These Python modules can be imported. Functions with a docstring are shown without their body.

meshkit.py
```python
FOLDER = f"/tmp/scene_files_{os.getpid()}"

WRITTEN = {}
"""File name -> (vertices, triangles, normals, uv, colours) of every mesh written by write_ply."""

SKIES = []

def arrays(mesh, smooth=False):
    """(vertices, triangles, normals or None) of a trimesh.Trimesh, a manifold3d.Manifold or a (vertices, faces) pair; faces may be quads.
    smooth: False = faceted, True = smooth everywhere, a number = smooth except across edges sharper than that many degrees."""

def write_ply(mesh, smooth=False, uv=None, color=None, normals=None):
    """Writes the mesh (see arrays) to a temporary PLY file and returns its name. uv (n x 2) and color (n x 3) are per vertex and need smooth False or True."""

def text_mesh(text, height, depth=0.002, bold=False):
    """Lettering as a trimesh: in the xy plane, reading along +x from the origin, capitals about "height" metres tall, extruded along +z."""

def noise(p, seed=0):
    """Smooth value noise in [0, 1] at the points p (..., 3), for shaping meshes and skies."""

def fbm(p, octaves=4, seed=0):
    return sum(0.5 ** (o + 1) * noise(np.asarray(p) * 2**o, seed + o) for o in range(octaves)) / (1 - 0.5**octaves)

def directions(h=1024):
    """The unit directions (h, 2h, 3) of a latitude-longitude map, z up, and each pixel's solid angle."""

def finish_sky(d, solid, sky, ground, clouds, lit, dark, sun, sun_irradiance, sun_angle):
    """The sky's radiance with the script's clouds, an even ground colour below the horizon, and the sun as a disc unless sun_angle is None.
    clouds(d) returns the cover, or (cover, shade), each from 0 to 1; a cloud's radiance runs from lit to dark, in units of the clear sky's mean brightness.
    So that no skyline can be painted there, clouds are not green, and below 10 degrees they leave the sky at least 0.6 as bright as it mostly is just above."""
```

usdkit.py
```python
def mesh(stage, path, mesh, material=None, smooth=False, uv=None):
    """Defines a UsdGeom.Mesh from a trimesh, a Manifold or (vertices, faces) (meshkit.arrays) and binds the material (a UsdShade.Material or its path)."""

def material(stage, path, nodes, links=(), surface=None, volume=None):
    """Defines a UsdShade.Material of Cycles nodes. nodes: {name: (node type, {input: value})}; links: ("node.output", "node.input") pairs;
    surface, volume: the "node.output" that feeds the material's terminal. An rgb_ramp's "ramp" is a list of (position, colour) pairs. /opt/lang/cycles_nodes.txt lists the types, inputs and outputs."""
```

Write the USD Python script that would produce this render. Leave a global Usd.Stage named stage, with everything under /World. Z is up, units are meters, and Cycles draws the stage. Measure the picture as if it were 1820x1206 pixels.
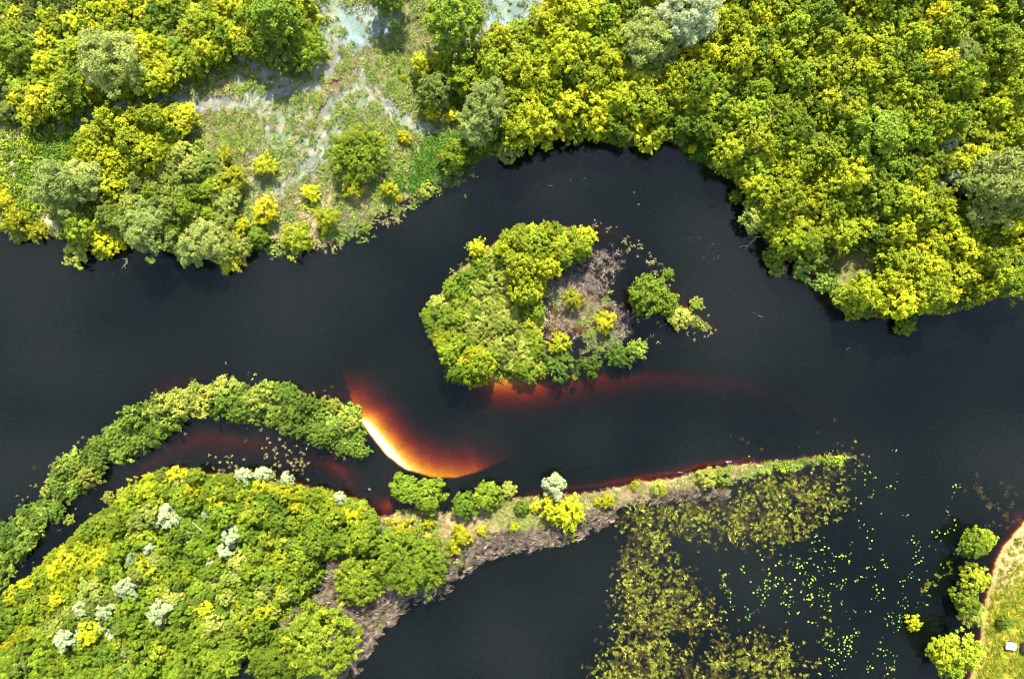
import math
import numpy as np
import shapely
from shapely.geometry import Polygon, LineString
from scipy import ndimage
import trimesh
import usdkit, meshkit
from pxr import Usd, UsdGeom, UsdLux, UsdShade, Gf, Sdf, Vt

T = Sdf.ValueTypeNames
stage = Usd.Stage.CreateInMemory()
UsdGeom.SetStageUpAxis(stage, "Z")
world = UsdGeom.Xform.Define(stage, "/World")
UsdGeom.Scope.Define(stage, "/World/Looks")

# ------------------------------------------------------------------ camera, sky, sun, exposure
S = 0.115            # metres on the water per pixel of the photograph (1820 x 1206)
CAM_H = 150.0        # a drone looking straight down
cam = UsdGeom.Camera.Define(stage, "/World/camera")
cam.AddTranslateOp().Set(Gf.Vec3d(0, 0, CAM_H))
cam.CreateHorizontalApertureAttr(36.0)
cam.CreateVerticalApertureAttr(36.0 * 678 / 1024)
cam.CreateFocalLengthAttr(36.0 * CAM_H / (1820 * S))
cam.CreateClippingRangeAttr(Gf.Vec2f(1, 20000))
cam.CreateExposureAttr(1.62)

SUN_EL, SUN_AZ = math.radians(46), math.radians(6)      # azimuth clockwise from +y
sun = UsdLux.DistantLight.Define(stage, "/World/sun")
sun.CreateIntensityAttr(1.25)
sun.CreateNormalizeAttr(True)
sun.CreateAngleAttr(0.5)
sun.CreateColorAttr(Gf.Vec3f(1.0, 0.92, 0.70))
sun.AddRotateZOp().Set(-math.degrees(SUN_AZ))
sun.AddRotateXOp().Set(-(90 - math.degrees(SUN_EL)))
skymat = usdkit.material(stage, "/World/Looks/sky_look", {
    "sky": ("sky_texture", {"sky_type": "single_scattering", "sun_disc": False, "sun_elevation": SUN_EL, "sun_rotation": SUN_AZ}),
    "co": ("texture_coordinate", {}),
    "map": ("mapping", {"scale": (9.0, 9.0, 9.0)}),
    "cl": ("noise_texture", {"scale": 1.0, "detail": 5.0, "roughness": 0.55}),
    "cr": ("map_range", {"from_min": 0.46, "from_max": 0.62, "to_min": 0.0, "to_max": 0.6, "clamp": True}),
    "mx": ("mix", {"color2": (7.0, 7.5, 7.8)}),
    "bg": ("background_shader", {"strength": 0.10})},
    [("co.generated", "map.vector"), ("map.vector", "cl.vector"), ("cl.fac", "cr.value"), ("cr.result", "mx.fac"),
     ("sky.color", "mx.color1"), ("mx.color", "bg.color")], surface="bg.background")
dome = UsdLux.DomeLight.Define(stage, "/World/sky")
UsdShade.MaterialBindingAPI.Apply(dome.GetPrim()).Bind(skymat)
dome.GetPrim().SetCustomDataByKey("kind", "structure")

# ------------------------------------------------------------------ helpers
NAMES = {}
UsdGeom.Scope.Define(stage, "/World/Kinds").GetPrim().SetSpecifier(Sdf.SpecifierClass)      # what copies are made from; not drawn itself


def numbered(name, parent="/World"):
    k = NAMES.get((parent, name), 0)
    NAMES[(parent, name)] = k + 1
    return f"{parent}/{name}" if k == 0 else f"{parent}/{name}_{k:03d}"


def tag(prim, label=None, category=None, group=None, kind=None):
    for k, v in (("label", label), ("category", category), ("group", group), ("kind", kind)):
        if v:
            prim.SetCustomDataByKey(k, v)
    return prim


def P(px, py, h=0.0):
    """Ground position (x, y) of what the photograph shows at that pixel and stands h metres above the water."""
    f = S * (CAM_H - h) / CAM_H
    return (px - 910) * f, (603 - py) * f


def put_mesh(path, v, f, mat, smooth=False, primvars=None):
    m = usdkit.mesh(stage, path, (v, f), mat, smooth=smooth)
    for name, (arr, typ, interp) in (primvars or {}).items():
        pv = UsdGeom.PrimvarsAPI(m).CreatePrimvar(name, typ, interp)
        if typ == T.Color3fArray:
            pv.Set(Vt.Vec3fArray.FromNumpy(np.asarray(arr, np.float32)))
        else:
            pv.Set(Vt.FloatArray.FromNumpy(np.asarray(arr, np.float32)))
    return m


def tube(pts, rad, n=6):
    pts, rad = np.asarray(pts, float), np.broadcast_to(np.asarray(rad, float), (len(pts),))
    d = np.gradient(pts, axis=0)
    d /= np.linalg.norm(d, axis=1, keepdims=True) + 1e-9
    ref = np.where(np.abs(d[:, 2:3]) < 0.9, [[0, 0, 1.0]], [[1.0, 0, 0]])
    a = np.cross(d, ref); a /= np.linalg.norm(a, axis=1, keepdims=True) + 1e-9
    b = np.cross(d, a)
    th = np.linspace(0, 2 * np.pi, n, endpoint=False)
    v = (pts[:, None] + rad[:, None, None] * (np.cos(th)[None, :, None] * a[:, None] + np.sin(th)[None, :, None] * b[:, None])).reshape(-1, 3)
    i, j = np.meshgrid(np.arange(len(pts) - 1), np.arange(n), indexing="ij")
    q0, q1 = i * n + j, i * n + (j + 1) % n
    f = np.concatenate([np.stack([q0, q1, q1 + n], -1).reshape(-1, 3), np.stack([q0, q1 + n, q0 + n], -1).reshape(-1, 3)])
    caps = [[0, k + 1, k] for k in range(1, n - 1)] + [[(len(pts) - 1) * n, (len(pts) - 1) * n + k, (len(pts) - 1) * n + k + 1] for k in range(1, n - 1)]
    return v, np.vstack([f, caps])


def join(parts):
    vs, fs, o = [], [], 0
    for v, f in parts:
        vs.append(np.asarray(v)); fs.append(np.asarray(f) + o); o += len(v)
    return np.vstack(vs), np.vstack(fs)


def box(cx, cy, cz, sx, sy, sz, bevel=0.0):
    if not bevel:
        b = trimesh.creation.box([sx, sy, sz]); b.apply_translation([cx, cy, cz])
        return np.array(b.vertices), np.array(b.faces)
    v = np.array([[x * (sx / 2 - bevel * (k != 0)), y * (sy / 2 - bevel * (k != 1)), z * (sz / 2 - bevel * (k != 2))]
                  for x in (-1, 1) for y in (-1, 1) for z in (-1, 1) for k in range(3)]) + [cx, cy, cz]
    h = trimesh.convex.convex_hull(v)
    return np.array(h.vertices), np.array(h.faces)


# ------------------------------------------------------------------ outlines traced on the ground (photograph pixels)
NORTH = [(-9000, 405), (-300, 410), (0, 412), (70, 415), (100, 425), (150, 435), (200, 432), (240, 440), (320, 448), (370, 452), (410, 455), (440, 432), (490, 428), (545, 440), (595, 428),
         (640, 402), (680, 378), (720, 355), (760, 335), (795, 315), (830, 295), (870, 280), (940, 262), (985, 245), (1020, 240), (1060, 248), (1110, 262), (1150, 255), (1180, 246),
         (1215, 262), (1245, 285), (1265, 300), (1300, 318), (1320, 345), (1345, 380), (1350, 420), (1375, 445), (1410, 455), (1440, 478), (1462, 500), (1475, 520), (1482, 545), (1520, 562),
         (1570, 566), (1620, 558), (1680, 560), (1730, 545), (1780, 525), (1830, 508), (2100, 500), (9000, 500), (9000, -9000), (-9000, -9000)]
ISLAND = [(765, 560), (785, 520), (800, 490), (835, 468), (880, 430), (900, 412), (960, 405), (1010, 402), (1050, 412), (1052, 445), (1030, 470), (990, 480), (975, 500), (965, 530), (955, 570), (958, 610),
          (965, 640), (955, 668), (920, 672), (880, 668), (850, 668), (810, 660), (780, 630), (762, 600)]
ISLE_MID = [(975, 500), (1010, 485), (1040, 500), (1070, 520), (1095, 545), (1105, 580), (1095, 610), (1070, 625), (1040, 620), (1020, 600), (1005, 600), (985, 620), (970, 640), (958, 620), (960, 560)]
ISLE_EAST = [(1125, 520), (1150, 500), (1185, 510), (1205, 540), (1245, 562), (1272, 585), (1240, 585), (1200, 575), (1160, 550), (1130, 540)]
ARC = [(-300, 1250), (-60, 1010), (0, 945), (50, 890), (90, 840), (130, 805), (200, 757), (270, 710), (330, 690), (400, 675), (450, 688), (520, 698), (590, 715), (628, 735), (640, 775), (655, 815), (620, 808),
       (570, 785), (520, 772), (480, 758), (440, 748), (400, 738), (340, 738), (305, 760), (250, 792), (190, 820), (165, 855), (125, 882), (95, 915), (62, 955), (30, 1000), (10, 1040), (-60, 1110), (-300, 1400)]
SOUTHWEST = [(-9000, 9000), (-9000, 1300), (-300, 1180), (0, 1062), (30, 1050), (80, 995), (130, 955), (200, 895), (260, 840), (320, 830), (370, 842), (450, 842), (520, 856), (590, 872), (650, 888), (672, 915), (690, 918), (720, 905),
             (790, 912), (830, 905), (880, 888), (920, 885), (970, 882), (1020, 880), (1070, 872), (1130, 858), (1200, 848), (1280, 832), (1340, 824), (1420, 814), (1490, 808), (1528, 811), (1480, 822), (1400, 832), (1330, 850), (1280, 862), (1220, 880),
             (1150, 890), (1080, 905), (1050, 940), (1010, 960), (950, 972), (880, 985), (830, 1000), (800, 1030), (760, 1045), (730, 1065), (700, 1090), (670, 1130), (640, 1165), (610, 1190), (560, 1215), (480, 1215),
             (430, 1190), (380, 1215), (340, 1300), (300, 9000)]
RIGHT = [(9000, 905), (1900, 910), (1822, 925), (1805, 945), (1782, 970), (1768, 1000), (1755, 1050), (1745, 1090), (1742, 1130), (1735, 1160), (1725, 1200), (1700, 1300), (1650, 9000), (9000, 9000)]
LAND = [NORTH, ISLAND, ISLE_EAST, SOUTHWEST, RIGHT]
WATERHOLES = [[(1700, 300), (1730, 290), (1735, 330), (1720, 365), (1695, 385), (1680, 370), (1685, 340)],      # dark pool inside the upper right wood
              [(560, 1005), (585, 985), (590, 1010), (575, 1040), (560, 1060)], [(430, 1180), (470, 1140), (500, 1150), (470, 1190), (440, 1215), (420, 1215)]]
MARSH = [(330, 260), (350, 190), (300, 178), (420, 120), (500, 140), (560, 130), (575, 60), (565, -300), (1090, -300), (1000, 0), (960, 25), (870, 70), (850, 90), (720, 110), (740, 190), (800, 220), (770, 250),
         (700, 262), (680, 300), (600, 330), (560, 350), (520, 400), (440, 420), (425, 380), (440, 320), (400, 265)]
POND = [(602, 8), (640, 14), (705, 28), (695, 58), (665, 75), (640, 86), (608, 90), (600, 50)]
POND2 = [(860, 8), (900, -40), (965, -30), (968, 25), (930, 45), (890, 55), (862, 45)]
CHANNELS = [([(588, -200), (588, 0), (592, 60), (590, 90), (577, 118), (548, 142)], 19), ([(548, 142), (480, 170), (420, 184), (330, 184), (240, 184)], 12), ([(430, 112), (470, 135), (520, 148), (560, 150)], 11),
            ([(240, 184), (190, 195), (150, 212), (112, 240), (85, 248)], 10), ([(640, 130), (665, 160), (700, 200), (740, 222), (775, 232)], 9), ([(600, 220), (575, 262), (545, 292), (512, 325), (490, 342)], 12),
            ([(870, 148), (862, 115), (848, 88), (835, 70)], 10), ([(400, 190), (470, 185)], 4), ([(580, 205), (590, 180), (640, 150)], 8)]
PATH_LEFT = [([(5, 215), (20, 235), (32, 265), (28, 300), (45, 340), (75, 375), (95, 405), (100, 425)], 9), ([(32, 265), (70, 250), (100, 242)], 4)]
SAND_RIGHT = [(1830, 920), (1805, 945), (1785, 985), (1772, 1030), (1762, 1075), (1775, 1060), (1795, 1020), (1815, 990), (1900, 1040), (1900, 920)]

# ------------------------------------------------------------------ terrain raster
RES, X0, X1, Y0, Y1 = 0.4, -128.0, 128.0, -92.0, 92.0
gx, gy = np.arange(X0, X1 + 1e-6, RES), np.arange(Y0, Y1 + 1e-6, RES)
GX, GY = np.meshgrid(gx, gy)
PX, PY = GX / S + 910, 603 - GY / S                   # the pixel under each ground point
FL = np.stack([GX, GY, np.zeros_like(GX)], -1)


def nz(scale, seed=0, octaves=4):
    return meshkit.fbm(FL / scale + 31.7 * seed + 500, octaves, seed)


warp = 10 * (nz(5, 1, 3) - 0.5), 10 * (nz(5, 2, 3) - 0.5)
WX, WY = PX + warp[0], PY + warp[1]


def mask(poly, warped=True):
    return shapely.contains_xy(shapely.make_valid(Polygon(poly)), *(((WX, WY)) if warped else (PX, PY)))


def dist_line(pts, half=0.0):
    """Distance in pixels to a polyline, where along it (0..n-1) and which side (+ = left of its direction on the picture)."""
    best, where, side = np.full(PX.shape, 1e9), np.zeros(PX.shape), np.zeros(PX.shape)
    for k, ((ax, ay), (bx, by)) in enumerate(zip(pts[:-1], pts[1:])):
        dx, dy = bx - ax, by - ay
        t = np.clip(((WX - ax) * dx + (WY - ay) * dy) / (dx * dx + dy * dy), 0, 1)
        d = np.hypot(WX - ax - t * dx, WY - ay - t * dy)
        m = d < best
        best[m], where[m], side[m] = d[m], (k + t)[m], np.sign(dx * (WY - ay) - dy * (WX - ax))[m]
    return best, where, side


land = np.zeros(PX.shape, bool)
for p in LAND:
    land |= mask(p)
for p in WATERHOLES:
    land &= ~mask(p)
d_in = ndimage.distance_transform_edt(land) * RES
d_out = ndimage.distance_transform_edt(~land) * RES
Z = np.where(land, 0.06 + np.minimum(d_in * 0.10, 0.55) + 0.25 * (nz(6, 3) - 0.5) * np.minimum(d_in, 1), -0.05 - np.minimum(d_out * 1.3, 3.6) + 0.4 * (nz(9, 4) - 0.5) * np.minimum(d_out / 3, 1))

# submerged sand: (points, bed level at each point, fall per metre on the two sides)
BARS = [
    ([(629, 722), (643, 752), (664, 783), (690, 812), (722, 834), (765, 849), (808, 849), (845, 838), (880, 826)], [-0.25, 0.05, 0.12, 0.10, 0.0, -0.10, -0.16, -0.32, -0.8], (1.6, 0.075)),
    ([(880, 668), (935, 680), (980, 678), (1060, 672), (1150, 668), (1250, 673), (1350, 690), (1450, 722), (1540, 758)], [-0.06, -0.2, -0.42, -0.62, -0.82, -0.95, -1.1, -1.3, -1.7], (0.085, 0.3)),
    ([(530, 692), (570, 700), (628, 712)], [-1.1, -1.0, -0.9], (0.2, 0.2)),
    ([(270, 700), (300, 690), (360, 672)], [-0.9, -0.8, -1.1], (0.2, 0.2)),
    ([(150, 912), (210, 872), (265, 828), (310, 792)], [-1.25, -0.92, -0.88, -0.8], (0.16, 0.16)),
    ([(310, 792), (370, 780), (440, 790), (480, 800)], [-0.8, -0.78, -0.78, -0.9], (0.1, 0.1)),
    ([(560, 820), (600, 835), (620, 860)], [-0.85, -0.62, -0.8], (0.2, 0.2)),
    ([(935, 876), (1000, 872), (1070, 862), (1130, 850), (1200, 840), (1280, 824), (1340, 816)], [-0.9, -0.7, -0.55, -0.5, -0.5, -0.5, -0.7], (1.0, 0.8)),
    ([(1445, 485), (1455, 498)], [-0.45, -0.5], (0.45, 0.45)),
    ([(1815, 922), (1780, 960)], [-0.5, -1.2], (0.4, 0.4)),
    ([(1045, 408), (1090, 412), (1135, 440), (1180, 500), (1230, 550), (1280, 585)], [-0.95, -1.0, -1.2, -1.2, -0.9, -1.1], (0.3, 0.3)),
    ([(1040, 440), (1090, 500), (1130, 570), (1120, 620)], [-1.3, -1.25, -1.2, -1.4], (0.12, 0.12)),
    ([(690, 900), (705, 880), (690, 850)], [-0.4, -0.85, -1.1], (0.2, 0.2)),
]
sand = np.zeros(PX.shape)
for pts, lev, (right, left) in BARS:
    d, t, side = dist_line(pts)
    d = d * S
    crest = np.interp(t, np.arange(len(lev)), lev)
    s = np.where(side > 0, right, left)
    h = crest - s * d - 0.008 * d * d * (s < 0.2) + 0.10 * (nz(4, 5) - 0.5)
    sand = np.maximum(sand, np.clip((h - Z) * 6, 0, 1))
    Z = np.maximum(Z, h)
mid = ndimage.gaussian_filter(mask(ISLE_MID).astype(float), 3)
Z = np.where(mid > 0.02, np.maximum(Z, mid * (-0.05 + 0.35 * (nz(2.5, 21) - 0.5)) + (1 - mid) * -3.0), Z)
# lagoon floor behind the shrub arc, with darker holes
lag = ndimage.gaussian_filter(mask([(130, 930), (200, 870), (300, 780), (340, 760), (430, 765), (520, 790), (600, 825), (690, 850), (690, 890), (600, 870), (480, 845), (330, 825), (260, 835), (200, 890), (140, 945)]).astype(float), 4)
Z = np.maximum(Z, -1.0 - 1.5 * np.clip(nz(7, 6) - 0.5, 0, 1) - 3 * (1 - lag) - 0.7 * (1 - np.clip(lag * 1.5, 0, 1)))

# wet marsh and channels on the upper bank
marsh = ndimage.gaussian_filter(mask(MARSH).astype(float), 3)
wet = np.zeros(PX.shape)
for pts, half in CHANNELS:
    d, _, _ = dist_line(pts)
    wet = np.maximum(wet, np.clip(1.5 - d / half, 0, 1))
pond = ndimage.gaussian_filter(np.maximum(mask(POND), mask(POND2)).astype(float), 4)
wet = np.maximum(wet, pond)
puddle = np.clip((nz(7, 7) - 0.52) * 7, 0, 1) * marsh
wet = np.maximum(wet, 0.38 * puddle)
Z = Z * (1 - marsh) + marsh * (0.07 + 0.22 * (nz(2.2, 8) - 0.42))
Z = Z * (1 - wet) + wet * (-0.012 - 0.022 * nz(3, 9))

# ------------------------------------------------------------------ soil colours (what each kind of ground is made of)
n1, n2, n3 = nz(1.6, 10), nz(5, 11), nz(0.9, 12, 2)


def lerp(a, b, t):
    return a + (np.asarray(b) - a) * np.clip(t, 0, 1)[..., None]


C = np.zeros(PX.shape + (3,)) + (0.06, 0.085, 0.018)
C = lerp(C, (0.10, 0.085, 0.04), (n2 - 0.55) * 5)                                           # leaf litter
C = np.where(land[..., None], C, np.array((0.13, 0.10, 0.06)))                              # river sand
C = lerp(C, (0.52, 0.42, 0.31), sand)
mcol = lerp(np.zeros(C.shape) + (0.13, 0.17, 0.045), (0.21, 0.17, 0.09), (n1 - 0.45) * 5)
mcol = lerp(mcol, (0.13, 0.085, 0.06), np.clip((nz(6, 13) - 0.53) * 9, 0, 1))
C = lerp(C, mcol, marsh)
C = lerp(C, lerp(np.zeros(C.shape) + (0.16, 0.23, 0.30), (0.34, 0.40, 0.47), (n1 - 0.4) * 4), wet * (0.65 + 0.5 * (n3 - 0.5)))
C = lerp(C, lerp(np.zeros(C.shape) + (0.11, 0.20, 0.27), (0.22, 0.32, 0.40), (n2 - 0.4) * 5), pond * 0.85)
spit = ndimage.gaussian_filter(mask([(672, 925), (720, 900), (880, 880), (1070, 868), (1290, 825), (1400, 815), (1300, 850), (1100, 895), (1000, 930), (860, 960), (790, 990), (700, 990)]).astype(float), 2)
C = lerp(C, lerp(np.zeros(C.shape) + (0.40, 0.30, 0.19), (0.22, 0.20, 0.08), (n1 - 0.42) * 6), spit)
reedy = ndimage.gaussian_filter(mask([(560, 990), (600, 990), (680, 1040), (780, 1000), (900, 950), (1070, 895), (1330, 840), (1340, 870), (1080, 930), (1000, 980), (850, 1010), (700, 1100), (620, 1220), (540, 1215), (600, 1100)]).astype(float), 3)
C = lerp(C, (0.16, 0.12, 0.10), reedy * (1 - spit))
openbank = ndimage.gaussian_filter(mask([(440, 420), (520, 400), (600, 330), (690, 300), (700, 262), (800, 225), (840, 300), (700, 380), (600, 440), (480, 450)]).astype(float), 3)
C = lerp(C, lerp(np.zeros(C.shape) + (0.12, 0.16, 0.03), (0.36, 0.28, 0.18), (nz(3, 14) - 0.5) * 8), openbank)
for pts, half in PATH_LEFT:
    d, _, _ = dist_line(pts)
    C = lerp(C, (0.45, 0.36, 0.25), np.clip(1.4 - d / half, 0, 1))
meadow = ndimage.gaussian_filter(mask(RIGHT).astype(float), 1)
C = lerp(C, lerp(np.zeros(C.shape) + (0.12, 0.155, 0.012), (0.27, 0.25, 0.03), (nz(2.5, 15) - 0.45) * 6), meadow)
sr = ndimage.gaussian_filter(mask(SAND_RIGHT).astype(float), 4)
C = lerp(C, (0.52, 0.35, 0.19), sr * (0.75 + (n1 - 0.4)))
edge = np.clip(1.1 - d_in / 2.6 + (nz(3, 66) - 0.5) * 3, 0, 1) * (d_in < 5) * meadow
C = lerp(C, (0.34, 0.23, 0.12), edge * (0.8 + (n1 - 0.4)))
clear = ndimage.gaussian_filter(np.maximum(mask([(1490, 500), (1500, 470), (1530, 440), (1560, 450), (1565, 490), (1520, 490), (1500, 530), (1480, 530)]), mask([(1575, 545), (1600, 535), (1615, 550), (1590, 562)])).astype(float), 2)
C = lerp(C, lerp(np.zeros(C.shape) + (0.13, 0.15, 0.03), (0.42, 0.33, 0.2), (nz(3, 16) - 0.48) * 7), clear)
west_isle = ndimage.gaussian_filter(mask([(800, 490), (880, 440), (900, 470), (895, 530), (860, 560), (800, 530)]).astype(float), 3)
C = lerp(C, (0.30, 0.24, 0.12), west_isle * 0.8)
C = lerp(C, lerp(np.zeros(C.shape) + (0.05, 0.04, 0.03), (0.13, 0.11, 0.07), (nz(2, 22) - 0.45) * 6), mid * 0.9)
C = np.clip(C * (0.85 + 0.5 * (n3[..., None] - 0.4)), 0.01, 0.85)

# one sheet to the horizon: the raster in the middle, ever wider cells outside
ext = np.cumsum(0.8 * 1.28 ** np.arange(28))
xs = np.concatenate([X0 - ext[::-1], gx, X1 + ext]); ys = np.concatenate([Y0 - ext[::-1], gy, Y1 + ext])
pad = len(ext)
Zp, Cp = np.pad(Z, pad, mode="edge"), np.pad(C, ((pad, pad), (pad, pad), (0, 0)), mode="edge")
VX, VY = np.meshgrid(xs, ys)
ny, nx = VX.shape
idx = np.arange(ny * nx).reshape(ny, nx)
tv = np.stack([VX, VY, Zp], -1).reshape(-1, 3)
tf = np.concatenate([np.stack([idx[:-1, :-1], idx[:-1, 1:], idx[1:, 1:]], -1).reshape(-1, 3), np.stack([idx[:-1, :-1], idx[1:, 1:], idx[1:, :-1]], -1).reshape(-1, 3)])
soil = usdkit.material(stage, "/World/Looks/soil_look", {
    "at": ("attribute", {"attribute": "soil"}), "geo": ("geometry", {}),
    "n": ("noise_texture", {"scale": 2.2, "detail": 6.0, "roughness": 0.7}),
    "r": ("map_range", {"from_min": 0.3, "from_max": 0.7, "to_min": 0.72, "to_max": 1.25}),
    "m": ("mix", {"mix_type": "multiply", "fac": 1.0}),
    "b": ("bump", {"strength": 0.5, "distance": 0.12}),
    "p": ("principled_bsdf", {"roughness": 0.9, "specular_ior_level": 0.15})},
    [("geo.position", "n.vector"), ("n.fac", "r.value"), ("at.color", "m.color1"), ("r.result", "m.color2"), ("m.color", "p.base_color"), ("n.fac", "b.height"), ("b.normal", "p.normal")], surface="p.BSDF")
g = put_mesh("/World/ground", tv, tf, soil, smooth=True, primvars={"soil": (Cp.reshape(-1, 3), T.Color3fArray, "vertex")})
tag(g.GetPrim(), "sandy river bed, marsh and grassy banks", kind="structure")


def ground(x, y):
    return ndimage.map_coordinates(Z, [[(np.clip(y, Y0, Y1) - Y0) / RES], [(np.clip(x, X0, X1) - X0) / RES]], order=1, mode="nearest")[0]


def raster_at(A, x, y):
    return ndimage.map_coordinates(A.astype(float), [(np.clip(y, Y0, Y1) - Y0) / RES, (np.clip(x, X0, X1) - X0) / RES], order=1, mode="nearest")


# ------------------------------------------------------------------ water: a clear tea-brown body with a reflecting surface
water = usdkit.material(stage, "/World/Looks/water_look", {
    "geo": ("geometry", {}),
    "n": ("noise_texture", {"scale": 1.1, "detail": 4.0, "roughness": 0.6, "distortion": 0.6}),
    "m": ("mapping", {"scale": (0.06, 0.13, 0.1)}),
    "big": ("noise_texture", {"scale": 1.0, "detail": 3.0, "distortion": 1.2}),
    "ro": ("map_range", {"from_min": 0.35, "from_max": 0.65, "to_min": 0.03, "to_max": 0.10}),
    "b": ("bump", {"strength": 0.3, "distance": 0.06}),
    "fr": ("fresnel", {"IOR": 1.34}),
    "out": ("mix_float", {"b": 0.03}),                                   # light leaving upwards is bent out, not held back
    "tr": ("transparent_bsdf", {"color": (1, 1, 1)}),
    "gl": ("glossy_bsdf", {"color": (1, 1, 1)}),
    "df": ("diffuse_bsdf", {"color": (0.0014, 0.0022, 0.0017)}),      # fine silt near the surface
    "su": ("add_closure", {}),
    "mx": ("mix_closure", {}),
    "ab": ("absorption_volume", {"color": (0.83, 0.65, 0.0), "density": 10.5})},
    [("geo.position", "n.vector"), ("geo.position", "m.vector"), ("m.vector", "big.vector"), ("big.fac", "ro.value"), ("ro.result", "gl.roughness"), ("n.fac", "b.height"), ("b.normal", "gl.normal"),
     ("geo.backfacing", "out.fac"), ("fr.fac", "out.a"), ("out.result", "mx.fac"), ("tr.BSDF", "su.closure1"), ("df.BSDF", "su.closure2"), ("su.closure", "mx.closure1"), ("gl.BSDF", "mx.closure2")], surface="mx.closure", volume="ab.volume")
W = 3300.0
wv, wf = box(0, 0, -4.0, 2 * W, 2 * W, 8.0)
w = put_mesh("/World/river", wv, wf, water)
tag(w.GetPrim(), "dark tea-brown river water", kind="structure")


# ------------------------------------------------------------------ leaves
def leaf_look(name, dark, light, tip=None, trans=0.22, rough=0.6, vary=0.10, hue=0.025, shift=0.62):
    """A leaf material: colour runs between two tones from spray to spray, and a little from plant to plant."""
    return usdkit.material(stage, f"/World/Looks/{name}", {
        "a": ("attribute", {"attribute": "tint"}), "oi": ("object_info", {}),
        "r": ("rgb_ramp", {"ramp": [(0, dark), (0.8, light), (1, tip or light)]}),
        "hr": ("map_range", {"to_min": 0.5 - hue, "to_max": 0.5 + hue}),
        "wn": ("white_noise_texture", {"dimensions": "1D"}),
        "vr": ("map_range", {"to_min": 1 - vary * 2, "to_max": 1 + vary * 1.5}),
        "mv": ("math", {"math_type": "multiply_add", "value2": shift, "value3": 0.19 - shift / 2}), "ts": ("math", {"math_type": "multiply_add", "value2": 0.72, "use_clamp": True}),
        "h": ("hsv", {}),
        "p": ("principled_bsdf", {"roughness": rough, "specular_ior_level": 0.3}),
        "t": ("translucent_bsdf", {}), "x": ("mix_closure", {"fac": trans})},
        [("wn.value", "mv.value1"), ("a.fac", "ts.value1"), ("mv.value", "ts.value3"), ("ts.value", "r.fac"), ("oi.random", "hr.value"), ("oi.random", "wn.w"), ("wn.value", "vr.value"), ("hr.result", "h.hue"), ("vr.result", "h.value"), ("r.color", "h.color"),
         ("h.color", "p.base_color"), ("h.color", "t.color"), ("p.BSDF", "x.closure1"), ("t.BSDF", "x.closure2")], surface="x.closure")


bark = usdkit.material(stage, "/World/Looks/bark_look", {
    "tc": ("texture_coordinate", {}), "m": ("mapping", {"scale": (6, 6, 1.5)}), "n": ("noise_texture", {"scale": 2.0, "detail": 5.0}),
    "r": ("rgb_ramp", {"ramp": [(0.3, (0.06, 0.045, 0.03)), (0.7, (0.2, 0.16, 0.12))]}), "b": ("bump", {"strength": 0.6, "distance": 0.03}), "p": ("principled_bsdf", {"roughness": 0.9})},
    [("tc.object", "m.vector"), ("m.vector", "n.vector"), ("n.fac", "r.fac"), ("r.color", "p.base_color"), ("n.fac", "b.height"), ("b.normal", "p.normal")], surface="p.BSDF")


def unit(v):
    return v / (np.linalg.norm(v, axis=-1, keepdims=True) + 1e-9)


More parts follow.
